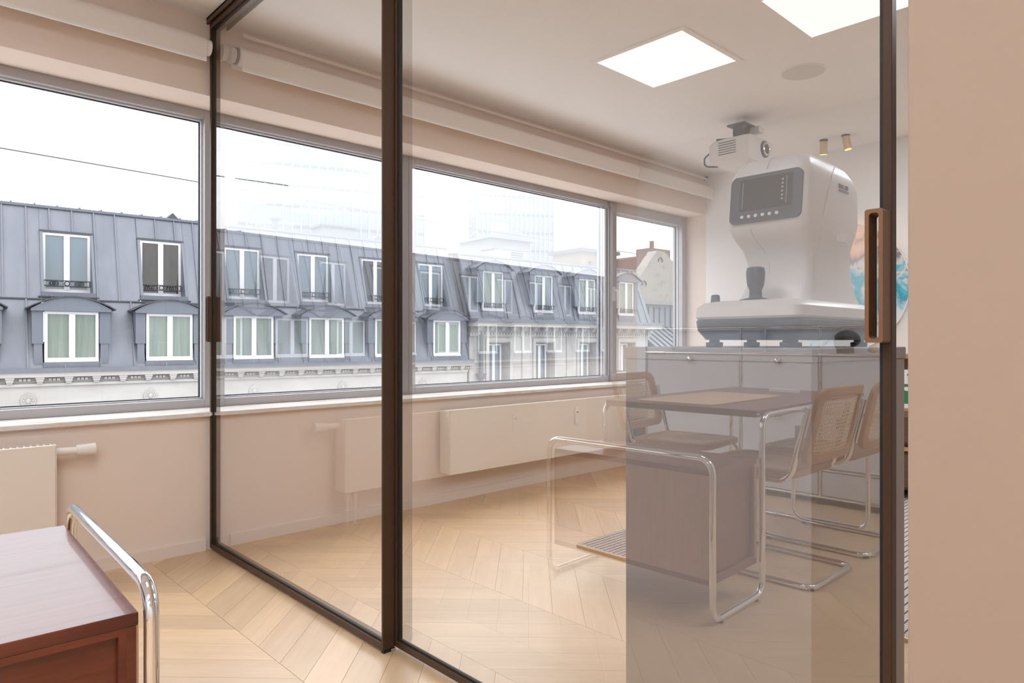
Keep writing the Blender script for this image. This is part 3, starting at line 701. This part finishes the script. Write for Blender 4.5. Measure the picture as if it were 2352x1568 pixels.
tag(c3, 'reflected cane-backed chrome chair on the window side of the desk, beyond the tabletop')

# ------------------------------------------------------------------ white sideboard on chrome tubing
sb = root('sideboard', (-1.93, 1.9, 0), label='white metal sideboard with chrome tube frame and knobs, reflected in the glass', cat='sideboard')
X0, X1 = -2.105, -1.75
ys = [3.03, 2.268, 1.745, .975, .215]; zs = [.045, .213, .565, .918]
tr_ = .0095
for y in ys:
    for x in (X0, X1):
        MB().cyl((x, y, zs[0]), (x, y, 1.092), tr_, seg=12).build('upright', 'chrome', sb, smooth=True)
        MB().cyl((x, y, 0), (x, y, .04), .014, .010, 12).build('foot', 'black_rubber', sb, smooth=True)
for z in zs + [1.092]:
    for x in (X0, X1):
        MB().cyl((x, ys[0], z), (x, ys[-1], z), tr_, seg=12).build('long_tube', 'chrome', sb, smooth=True)
    for y in ys:
        MB().cyl((X0, y, z), (X1, y, z), tr_, seg=10).build('cross_tube', 'chrome', sb, smooth=True)
        for x in (X0, X1): MB().sph((x, y, z), .0128, 12, 8).build('ball_joint', 'chrome', sb, smooth=True)
for i in range(4):
    a, b = ys[i + 1] + .011, ys[i] - .011; m_ = (a + b) / 2
    for j in range(3):
        z0, z1 = zs[j] + .011, zs[j + 1] - .011
        f = MB().box(X1 - .012, X1 + .004, a, b, z0, z1).build('door_front', 'usm_panel', sb, bevel=.002)
        if j > 0:
            kz = z1 - .035
            MB().tube([(X1 + d_, m_, kz) for d_ in (.004, .012, .016, .026, .030)], [.009, .009, .021, .021, .015], 18).build('knob', 'chrome', f, smooth=True)
    MB().box(X0, X1, a, b, zs[-1] - .004, zs[-1] + .008).build('top_panel', 'usm_panel', sb)
    MB().box(X0 - .002, X0 + .004, a, b, zs[0], zs[-1]).build('back_sheet', 'usm_panel', sb)
for y in (ys[0], ys[-1]):
    for j in range(3): MB().box(X0 + .011, X1 - .011, y - .003, y + .003, zs[j] + .011, zs[j + 1] - .011).build('end_panel', 'usm_panel', sb)

# black skull
sk = root('skull', (-1.93, 1.655, .927), R(20), local=True, label='black model skull standing on the white sideboard', cat='skull')
def skull():
    bm = bmesh.new(); bmesh.ops.create_uvsphere(bm, u_segments=40, v_segments=28, radius=1)
    for v in bm.verts:
        x, y, z = v.co                       # +x is the face
        X_, Y_, Z_ = x * .090, y * .068, z * .066
        if z < 0: Z_ *= .72
        if x > .25:                           # face plane and jaw
            t = min(1, (x - .25) / .5); Y_ *= 1 - .28 * t * (1 if z < .3 else .2)
            if z < .1: Z_ -= .030 * t; X_ = .066 + (X_ - .066) * .55
        def dent(c, r, d):
            dx = (y - c[0]) / r[0]; dz = (z - c[1]) / r[1]; q = dx * dx + dz * dz
            return d * max(0, 1 - q) ** .5 if x > .2 and q < 1 else 0
        X_ -= dent((-.40, -.02), (.24, .22), .030) + dent((.40, -.02), (.24, .22), .030) + dent((0, -.36), (.12, .17), .022)
        v.co = (X_, Y_, Z_ + .080)
    me = bpy.data.meshes.new('cranium'); bm.to_mesh(me); bm.free(); me.materials.append(MATS['skull_black']); me.shade_smooth()
    o = bpy.data.objects.new('cranium', me); COL.objects.link(o); o.parent = sk
    j = MB(); j.rings([[(.028 + a, b, z) for a, b in rrect(-.03, .034 + dz_, -.034, .034, .02, 5)] for z, dz_ in ((.0, .0), (.012, .003), (.03, .0))]); j.build('jaw', 'skull_black', sk, smooth=True)
    t = MB()
    for i in range(7):
        a = R(-54 + 18 * i); t.box(.036 + .026 * math.cos(a) - .003, .036 + .026 * math.cos(a) + .003, .028 * math.sin(a) - .0035, .028 * math.sin(a) + .0035, .026, .040)
    t.build('teeth', 'skull_black', sk)
    MB().cyl((-.02, 0, 0), (-.02, 0, .045), .03, .026, 16).build('stand', 'skull_black', sk, smooth=True)
skull()
shl = root('ornament', (-1.93, 1.50, .931), local=True, label='small tan rounded ornament lying on the white sideboard beside the skull', cat='ornament')
MB().tube([(0, -.035 + .01 * i, .014 + .006 * math.sin(i / 7 * PI)) for i in range(8)], [.003, .012, .018, .022, .022, .018, .012, .004], 14).build('ornament_body', 'shell', shl, smooth=True)
tag(MB().box(-2.06, -1.80, 3.06, 3.24, 0, .41).build('storage_bin', 'dark_bin', at=(-1.93, 3.15, 0), bevel=.006), 'dark grey bin between the white sideboard and the window wall', 'bin')

# ================================================================== outside
TH = R(-4.5); D = 19.0
FO = (-math.sin(TH) * D, math.cos(TH) * D, 0)
SL = .33                                                # mansard: metres back per metre of height
def subtract(rects, h):
    out = []
    for a, b, c, d in rects:
        if h[0] >= b or h[1] <= a or h[2] >= d or h[3] <= c: out.append((a, b, c, d)); continue
        if a < h[0]: out.append((a, h[0], c, d))
        if h[1] < b: out.append((h[1], b, c, d))
        m0, m1 = max(a, h[0]), min(b, h[1])
        if c < h[2]: out.append((m0, m1, c, h[2]))
        if h[3] < d: out.append((m0, m1, h[3], d))
    return out
def zinc_roof(r, s0, s1, z0, z1, zbase, holes, pitch, stuff_left=None):
    """sheets between standing seams, cut round the windows"""
    y = lambda z: (z - zbase) * SL
    n = round((s1 - s0) / pitch); w_ = (s1 - s0) / n; far = MB()
    for i in range(n):
        a, b = s0 + i * w_, s0 + (i + 1) * w_
        rs = [(a, b, z0, z1)]
        for h in holes: rs = subtract(rs, h)
        for p, q, c, d in rs:
            if q - p < .02 or d - c < .03: continue
            mb = far if (stuff_left is not None and b < stuff_left) else MB()
            g = .003
            mb.hexa([(p + g, y(c), c), (q - g, y(c), c), (q - g, y(c) + .05, c), (p + g, y(c) + .05, c), (p + g, y(d), d), (q - g, y(d), d), (q - g, y(d) + .05, d), (p + g, y(d) + .05, d)])
            if abs(p - a) < 1e-6:               # standing seam
                mb.hexa([(p - .014, y(c) - .035, c), (p + .014, y(c) - .035, c), (p + .014, y(c), c), (p - .014, y(c), c), (p - .014, y(d) - .035, d), (p + .014, y(d) - .035, d), (p + .014, y(d), d), (p - .014, y(d), d)])
            if mb is not far: mb.build('zinc_sheet', 'zinc', r)
    if far.f: tag(far.build('zinc_sheets', 'zinc', r), kind='stuff')
PANE = ['pane_sky', 'pane_brown', 'pane_sky', 'pane_sky', 'pane_sky', 'pane_sky']
def casement(r, sc, w_, z0, z1, y, pm_, name='casement_window'):
    a, b = sc - w_ / 2, sc + w_ / 2; t = .062
    m = MB().frame(XZ, a, b, z0, z1, (t, t, .10, t), y, y + .07)
    m.box(sc - .062, sc + .062, y - .012, y + .06, z0 + .08, z1 - t)
    m.box(a, b, y - .03, y + .07, z0, z0 + .05)
    o = m.build(name, 'upvc', r)
    for p, q in ((a + t, sc - .062), (sc + .062, b - t)):
        MB().box(p, q, y + .03, y + .045, z0 + .10, z1 - t).build('pane', pm_, o)
    return o
def railing(r, sc, w_, z, y):
    m = MB(); a, b = sc - w_ / 2, sc + w_ / 2
    for zz in (z, z + .13): m.box(a, b, y - .012, y + .012, zz - .011, zz + .011)
    for x in (a + .01, b - .01): m.box(x - .01, x + .01, y - .01, y + .01, z, z + .13)
    for k in (-.30, -.24, 0, .24, .30):
        m.tube([(sc + k * w_ + .055 * math.cos(t), y, z + .065 + .055 * math.sin(t)) for t in [2 * PI * i / 14 for i in range(14)]], .013, 5, True)
    m.build('railing', 'iron', r)
def hood(r, sc, w_, z0, zs_, ztop, y0, y1, nm='dormer_hood'):
    n = 12; h = w_ / 2
    arc = [(sc - h + w_ * i / n, zs_ + (ztop - zs_) * math.sin(PI * i / n) ** .9 if 0 < i < n else zs_) for i in range(n + 1)]
    poly = [(sc + h, z0), ] + [(a, b) for a, b in reversed(arc)] + [(sc - h, z0)]
    o = MB().prism(poly, XZ, y0, y1).build(nm, 'zinc_dark', r)
    lip = MB(); h2 = h + .09
    arc2 = [(sc - h2 + 2 * h2 * i / n, zs_ - .01 + (ztop - zs_) * (math.sin(PI * i / n) ** .9 if 0 < i < n else 0)) for i in range(n + 1)]
    up_ = [(a, b + .03) for a, b in arc2]
    lip.prism(arc2 + up_[::-1], XZ, y0 - .05, y1); lip.build('hood_cover', 'zinc_line', o)
    return o

lb = root('attic_building', FO, TH, local=True, label='long grey zinc-clad mansard building opposite with two rows of attic windows', cat='building')
E0, E1 = -50.0, 13.45; ZG = .39; ZM = 2.0; ZT = 4.30
cent = [2.05 + 2.11 * k for k in range(-24, 6)]
upper = [(c - .56, c + .56, 2.10, 3.70) for c in cent]
lower = [(c - .56, c + .56, .48, 1.95) for c in cent]
zinc_roof(lb, E0, E1, ZM + .01, ZT, ZG, upper, .47, -.6)
zinc_roof(lb, E0, E1, ZG, ZM, ZG, lower, .72, -.6)
yr = lambda z: (z - ZG) * SL
MB().box(E0, E1, yr(ZM) - .03, yr(ZM) + .06, ZM - .012, ZM + .022).build('mid_seam', 'zinc_line', lb)
for a, b, z, m_ in ((-.05, .10, ZT, 'zinc_dark'),):
    MB().box(E0, E1, yr(ZT) + a, yr(ZT) + b, ZT - .02, ZT + .045).build('ridge_trim', m_, lb)
MB().hexa([(E0, yr(ZT) - .02, ZT + .046), (E1, yr(ZT) - .02, ZT + .046), (E1, 9, ZT + .05), (E0, 9, ZT + .05), (E0, yr(ZT) - .02, ZT + .05), (E1, yr(ZT) - .02, ZT + .05), (E1, 9, ZT + .85), (E0, 9, ZT + .85)]).build('flat_roof', 'zinc', lb)
for k in range(45):
    s = E1 - .3 - k * .47
    MB().hexa([(s, yr(ZT), ZT + .05), (s + .03, yr(ZT), ZT + .05), (s + .03, 4, ZT + .28), (s, 4, ZT + .28), (s, yr(ZT), ZT + .085), (s + .03, yr(ZT), ZT + .085), (s + .03, 4, ZT + .315), (s, 4, ZT + .315)]).build('roof_seam', 'zinc', lb)
for s in (4.5, 10.7): MB().prism([(s - .14, ZT + .05), (s + .14, ZT + .05), (s, ZT + .20)], XZ, yr(ZT) - .05, yr(ZT) + .5).build('roof_vent', 'slate', lb)
MB().box(E0, E1, yr(ZG) + .95, 9, -13, ZG + .6).build('core_wall', 'stone_shade', lb)
for i, c in enumerate(cent):
    # recessed upper window
    yw = yr(3.70) - .03
    ca = casement(lb, c, 1.0, 2.19, 3.66, yw, ['pane_sky', 'pane_brown', 'pane_sky'][i % 3])
    mb = MB()
    for s in (c - .56, c + .50):
        mb.hexa([(s, yr(2.1) - .02, 2.1), (s + .06, yr(2.1) - .02, 2.1), (s + .06, yw + .1, 2.1), (s, yw + .1, 2.1), (s, yr(3.7) - .04, 3.70), (s + .06, yr(3.7) - .04, 3.70), (s + .06, yw + .1, 3.70), (s, yw + .1, 3.70)])
    mb.box(c - .56, c + .56, yr(2.1) - .02, yw + .1, 2.08, 2.185)
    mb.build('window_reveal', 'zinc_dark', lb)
    MB().box(c - .62, c + .62, yr(2.1) - .06, yr(2.1) + .04, 2.055, 2.082).build('window_ledge', 'zinc_line', lb)
    MB().box(c - .56, c + .56, yw - .02, yw + .1, 3.66, 3.72).build('lintel', 'slate', lb)
    if -2.5 < c < 14: railing(lb, c, .98, 2.36, yw - .09)
    # projecting lower dormer
    yl = .02
    casement(lb, c, 1.08, .52, 1.70, yl, 'pane_green')
    hood(lb, c, 1.60, 1.705, 1.76, 2.05, yl - .10, .75)
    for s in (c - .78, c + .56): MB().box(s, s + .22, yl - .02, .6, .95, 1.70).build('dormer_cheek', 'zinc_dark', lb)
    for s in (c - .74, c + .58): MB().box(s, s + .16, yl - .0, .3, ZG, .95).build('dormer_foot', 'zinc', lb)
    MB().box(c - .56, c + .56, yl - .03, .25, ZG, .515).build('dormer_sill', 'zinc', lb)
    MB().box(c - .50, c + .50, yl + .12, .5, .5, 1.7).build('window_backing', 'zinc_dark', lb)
# gutter, cornice, frieze
MB().box(E0, E1 + .15, -.14, .05, ZG - .10, ZG).build('gutter', 'zinc', lb)
MB().box(E0, E1 + .15, -.10, .3, ZG - .21, ZG - .10).build('cornice', 'stone', lb)
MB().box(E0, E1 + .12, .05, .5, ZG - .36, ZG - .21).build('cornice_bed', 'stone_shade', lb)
MB().box(E0, E1, .02, .6, ZG - .42, ZG - .36).build('moulding', 'stone', lb)
MB().box(E0, E1, .08, 1.2, -13, ZG - .42).build('frieze_wall', 'stone', lb)
md = None; dn = None
for k in range(-8, 26):
    s = .86 + .56 * k
    if s > E1 - .2: break
    if md is None:
        md = MB().box(-.085, .085, -.08, .05, -.045, 0); md.box(-.07, .07, -.06, .05, -.10, -.045); md.box(-.055, .055, -.03, .05, -.145, -.10)
        md = md.build('modillion', 'stone', lb); md.location = (s, 0, ZG - .21)
        dn = MB().box(-.03, .03, 0, .05, -.06, 0).build('dentil', 'stone', lb); dn.location = (s + .2, .01, ZG - .24)
    else: inst(md, lb, (s, 0, ZG - .21)); inst(dn, lb, (s + .2, .01, ZG - .24))
    inst(dn, lb, (s + .28, .01, ZG - .24)); inst(dn, lb, (s + .36, .01, ZG - .24))
for s in (1.21, 3.72, 6.3, 8.9, 11.7):
    m = MB(); zc = -.36
    m.cyl((s, .085, zc), (s, .055, zc), .13, .12, 24)
    m.tube([(s + .135 * math.cos(t), .06, zc + .135 * math.sin(t)) for t in [2 * PI * i / 24 for i in range(24)]], .018, 6, True)
    m.sph((s, .055, zc), (.055, .04, .07), 10, 8)
    for i in range(8): m.sph((s + .09 * math.cos(PI * i / 4), .055, zc + .09 * math.sin(PI * i / 4)), (.026, .02, .026), 8, 6)
    m.prism([(s - .06, zc + .12), (s + .06, zc + .12), (s, zc + .19)], XZ, .05, .08)
    m.build('medallion', 'stone', lb, smooth=True)
# roof end and chimneys that stand on the roof
def chimney(s0, s1, z0, z1, y, m_, label, capm='slate', pots=0, dep=.9):
    r = root('chimney', FO, TH, local=True, label=label, cat='chimney')
    MB().box(s0, s1, y, y + dep, z0, z1).build('stack', m_, r)
    MB().box(s0 - .08, s1 + .08, y - .08, y + dep + .08, z1, z1 + .07).build('cap', capm, r)
    for i in range(pots): MB().cyl((s0 + .2 + i * .35, y + .4, z1), (s0 + .2 + i * .35, y + .4, z1 + .35), .1, seg=12).build('pot', m_, r, smooth=True)
chimney(9.96, 11.15, 4.4, 5.08, 4, 'concrete', 'low pale chimney block on the zinc roof, seen through the first glass door')
chimney(6.78, 7.3, 4.4, 6.0, 6, 'concrete', 'tall pale chimney beside the door frame above the zinc roof')
chimney(8.24, 8.38, 4.4, 5.1, 4, 'slate', 'small dark vent pipe on the zinc roof', dep=.14)

rb = root('stone_building', FO, TH, local=True, label='cream stone building opposite with arched zinc dormers and a carved cornice', cat='building')
A0, A1 = 13.55, 22.9; RG = 1.78; RT = 4.06; yq = lambda z: (z - RG) * SL
dc_ = [14.55, 16.92, 19.2, 21.5]
zinc_roof(rb, A0, A1, RG, RT, RG, [(c - .50, c + .50, 2.02, 3.62) for c in dc_], .56)
MB().box(A0, A1, yq(RT) - .05, yq(RT) + .10, RT - .02, RT + .045).build('ridge_trim', 'zinc_dark', rb)
MB().hexa([(A0, yq(RT) - .02, RT + .046), (A1 - .1, yq(RT) - .02, RT + .046), (A1 - .1, 8, RT + .05), (A0, 8, RT + .05), (A0, yq(RT) - .02, RT + .05), (A1 - .1, yq(RT) - .02, RT + .05), (A1 - .1, 8, RT + .7), (A0, 8, RT + .7)]).build('flat_roof', 'zinc', rb)
MB().hexa([(A1 - .10, -.03, RG), (A1 + .10, -.03, RG), (A1 + .10, .25, RG), (A1 - .10, .25, RG), (A1 - .28, yq(RT) - .03, RT), (A1 - .12, yq(RT) - .03, RT), (A1 - .12, yq(RT) + .25, RT), (A1 - .28, yq(RT) + .25, RT)]).build('hip_flashing', 'zinc', rb)
MB().box(A0, A1 - .02, 1.2, 8, -13, RT).build('core_wall', 'stone_shade', rb)
for c in dc_:
    casement(rb, c, .92, 2.07, 3.46, .06, 'pane_green' if c < 15 or c > 18 else 'pane_sky')
    hood(rb, c, 1.50, 3.465, 3.52, 3.83, -.04, 1.0)
    for s in (c - .70, c + .46): MB().box(s, s + .24, .02, .8, 2.35, 3.465).build('dormer_cheek', 'zinc_dark', rb)
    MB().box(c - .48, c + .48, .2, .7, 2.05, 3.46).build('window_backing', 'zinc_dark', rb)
    MB().box(c - .50, c + .50, .0, .3, RG, 2.065).build('dormer_sill', 'zinc', rb)
    railing(rb, c, .9, 2.2, -.03)
fw_ = [14.83, 17.0, 19.25, 21.6]
wl = [(A0, A1, -13, RG - .55)]
for c in fw_: wl = subtract(wl, (c - .46, c + .46, -1.5, .95))
m = MB()
for a, b, c, d in wl: m.box(a, b, .08, .5, c, d)
m.build('wall', 'stone', rb)
for c in fw_:
    casement(rb, c - .04, .72, -1.45, .92, .36, ['pane_sky', 'pane_sky', 'pane_green', 'pane_green'][fw_.index(c)])
    MB().frame(XZ, c - .60, c + .60, -1.6, 1.12, .13, .035, .085).build('window_surround', 'stone', rb)
    MB().box(c - .46, c + .46, .44, .5, -1.5, .95).build('window_backing', 'stone_shade', rb)
for s in (15.88, 18.1, 20.4):
    MB().box(s, s + .36, .04, .1, -13, RG - .55).build('pilaster', 'stone', rb)
MB().box(A0 - .1, A1 + .35, -.55, .10, RG - .10, RG).build('gutter', 'zinc', rb)
MB().box(A0 - .05, A1 + .30, -.45, .2, RG - .26, RG - .10).build('cornice', 'stone', rb)
MB().box(A0, A1 + .12, -.02, .3, RG - .46, RG - .26).build('cornice_bed', 'stone_shade', rb)
MB().box(A0, A1 + .05, .02, .3, RG - .60, RG - .46).build('moulding', 'stone', rb)
md2 = None; dn2 = None
for k in range(19):
    s = A0 + .3 + k * .5
    if md2 is None:
        md2 = MB().box(-.08, .08, -.22, .0, -.06, 0); md2.box(-.07, .07, -.16, 0, -.13, -.06); md2 = md2.build('modillion', 'stone', rb); md2.location = (s, -.02, RG - .26)
    else: inst(md2, rb, (s, -.02, RG - .26))
for k in range(70):
    s = A0 + .1 + k * .133
    if dn2 is None: dn2 = MB().box(-.035, .035, -.05, .0, -.07, 0).build('dentil', 'stone', rb); dn2.location = (s, .02, RG - .48)
    else: inst(dn2, rb, (s, .02, RG - .48))
MB().cyl((13.95, -.06, RG - .55), (13.95, -.06, -3), .075, seg=12).build('downpipe', 'zinc_dark', rb, smooth=True)
MB().tube([(13.95, -.06, z) for z in (-.1, -.25, -.3)], [.2, .14, .08], 12).build('rain_hopper', 'zinc_dark', rb, smooth=True)

# roof structures behind
pr = root('roof_shed', FO, TH, local=True, label='small yellow brick roof shed with a steel flue above the stone building', cat='roof shed')
MB().box(23.75, 26.3, 5, 7, 3.6, 5.42).build('brick_wall', 'yellow_brick', pr)
MB().box(23.6, 26.4, 4.8, 7.2, 5.42, 5.60).build('roof_edge', 'slate', pr)
MB().cyl((25.1, 4.85, 4.9), (25.1, 4.85, 6.2), .09, seg=12).build('flue', 'chrome_dim', pr, smooth=True)
MB().cyl((25.1, 4.85, 6.2), (25.1, 4.85, 6.25), .18, seg=14).build('flue_cap', 'chrome_dim', pr, smooth=True)
MB().box(24.3, 24.5, 4.9, 5.0, 4.85, 5.0).build('lamp_box', 'slate', pr)
cr2 = root('roof_plant_room', FO, TH, local=True, label='grey roof plant room with a short chimney above the stone building', cat='roof shed')
MB().box(18.95, 21.3, 6, 8.5, 3.6, 5.75).build('wall', 'concrete', cr2)
MB().prism([(18.75, 5.75), (21.5, 5.75), (21.4, 5.95), (20.3, 6.25), (18.75, 5.85)], XZ, 5.8, 8.6).build('roof', 'zinc_dark', cr2)
MB().box(19.55, 20.1, 6.2, 6.8, 5.9, 6.55).build('stack', 'concrete', cr2)
vt = root('roof_vent_house', FO, TH, local=True, label='low white roof housing with a dark louvre above the stone building', cat='roof vent')
MB().box(17.7, 19.45, 4, 5, 4.0, 4.95).build('housing', 'stone', vt)
MB().prism([(17.6, 4.95), (19.55, 4.95), (18.6, 5.12)], XZ, 3.95, 5.05).build('roof', 'concrete', vt)
for i in range(3): MB().box(18.55, 19.2, 3.97, 4.0, 4.62 + .1 * i, 4.67 + .1 * i).build('louvre', 'slate', vt)
gb = root('gable_house', FO, TH, local=True, label='old house with a patchy rubble gable and red brick chimney outside the last window', cat='building')
MB().prism([(26.4, -13), (31.5, -13), (31.5, 3.2), (29.75, 5.2), (28.95, 5.75), (28.35, 5.75), (27.05, 4.38), (26.4, 3.5)], XZ, 4, 4.6).build('gable_wall', 'rubble', gb)
MB().box(28.9, 30.6, 4.9, 5.9, 4.6, 6.05).build('chimney_stack', 'red_brick', gb)
MB().cyl((29.5, 5.3, 6.05), (29.5, 5.3, 6.5), .13, .12, 12).build('chimney_pot', 'red_brick', gb, smooth=True)
MB().prism([(29.0, 5.7), (31.6, 3.2), (31.6, 3.1), (29.0, 5.6)], XZ, 4.6, 9).build('tiled_roof', 'red_brick', gb)
for s, z in ((28.6, 5.25), (27.3, 3.95)):
    MB().tube([(s + .16 * math.cos(t), 3.97, z + .16 * math.sin(t)) for t in [R(-30 + 240 * i / 12) for i in range(13)]], .03, 6).build('wall_anchor', 'iron', gb)
mo = root('glass_office', FO, TH, local=True, label='low modern office with blue glass bands behind the gable house', cat='building')
MB().box(42.0, 52, 20.3, 30, -13, 7.3).build('glazed_wall', 'modern_glass', mo)
MB().prism([(41.3, 7.1), (43.3, 8.0), (52, 8.3), (52, 7.3), (42.6, 7.3)], XZ, 19.6, 30).build('roof_fascia', 'slate', mo)
for i in range(7): MB().box(42.2 + i * 1.5, 42.3 + i * 1.5, 20.2, 20.3, -5, 7.3).build('mullion', 'alu', mo)
zw = root('zinc_annexe', FO, TH, local=True, label='low zinc-clad annexe with a ribbed lean-to roof at the right end of the windows', cat='building')
zwl = MB().box(23.26, 27, 1.4, 3.9, .5, 2.70).build('clad_wall', 'zinc', zw)
for i in range(10): MB().box(23.3 + i * .4, 23.33 + i * .4, 1.36, 1.4, .5, 2.6).build('cladding_seam', 'zinc_line', zw)
MB().prism([(23.26, 2.70), (27, 2.70), (27, 2.78), (23.26, 2.98)], XZ, 1.2, 3.9).build('coping', 'concrete', zw)
MB().hexa([(23.28, -2.4, -.9), (29, -2.4, -.9), (29, 1.4, 1.62), (23.28, 1.4, 1.62), (23.28, -2.4, -.85), (29, -2.4, -.85), (29, 1.4, 1.67), (23.28, 1.4, 1.67)]).build('lean_to_roof', 'zinc', zw)
for i in range(14):
    s = 23.3 + i * .40
    MB().hexa([(s, -2.4, -.85), (s + .04, -2.4, -.85), (s + .04, 1.4, 1.67), (s, 1.4, 1.67), (s, -2.4, -.79), (s + .04, -2.4, -.79), (s + .04, 1.4, 1.73), (s, 1.4, 1.73)]).build('roof_rib', 'zinc_line', zw)
MB().box(23.28, 30, -2.3, 3.9, -13, -.9).build('base_wall', 'stone_shade', zw)

# towers
def tower(name, loc, rz, w_, dep, z1, nx, label, band=4.2):
    r = root(name, loc, rz, local=True, label=label, cat='tower')
    MB().box(0, w_, 0, dep, -15, z1).build('shaft', 'tower_glass', r)
    fr = MB(); sd = MB()
    for i in range(nx + 1):
        x = w_ * i / nx; fr.box(x - .12, x + .12, -.25, 0, -15, z1)
    n = int((z1 + 15) / band)
    for j in range(n):
        z = z1 - j * band
        sd.box(-.15, w_ + .1, -.18, 0, z - 1.0, z - .6); sd.box(-.18, 0, 0, dep, z - 1.0, z - .6)
    m = int(dep / 1.6)
    for i in range(m + 1): fr.box(-.25, 0, dep * i / m - .08, dep * i / m + .08, -15, z1)
    tag(fr.build('mullions', 'tower_line', r), kind='stuff'); tag(sd.build('floor_bands', 'tower_dark', r), kind='stuff')
    MB().box(-.3, w_ + .2, -.3, dep + .2, z1, z1 + .9).build('roof_edge', 'tower_line', r)
    return r
tower('office_tower', (43.5, 110.3, 0), R(-21), 31, 14, 34.5, 22, 'wide blue glass office tower seen through the first glass door', 3.4)
tower('slim_tower', (97.5, 114.0, 0), R(-30), 17.5, 9, 62, 16, 'slim pale glass tower seen through the second glass door', 4.0)

# overhead cable and street
cbp = root('overhead_cable', FO, TH, local=True, label='thin overhead cable above the zinc roofs', cat='cable')
MB().tube([(-8, -.6, 5.55), (0, -.6, 5.20), (6, -.6, 4.98), (13, -.6, 4.75), (22, -.6, 4.55)], .014, 5).build('wire', 'iron', cbp)
st(MB().box(-40, 60, 4.2, 60, -13.3, -13).build('ground', 'bounce_paving'))  # unseen street made pale to bounce daylight up into the rooms
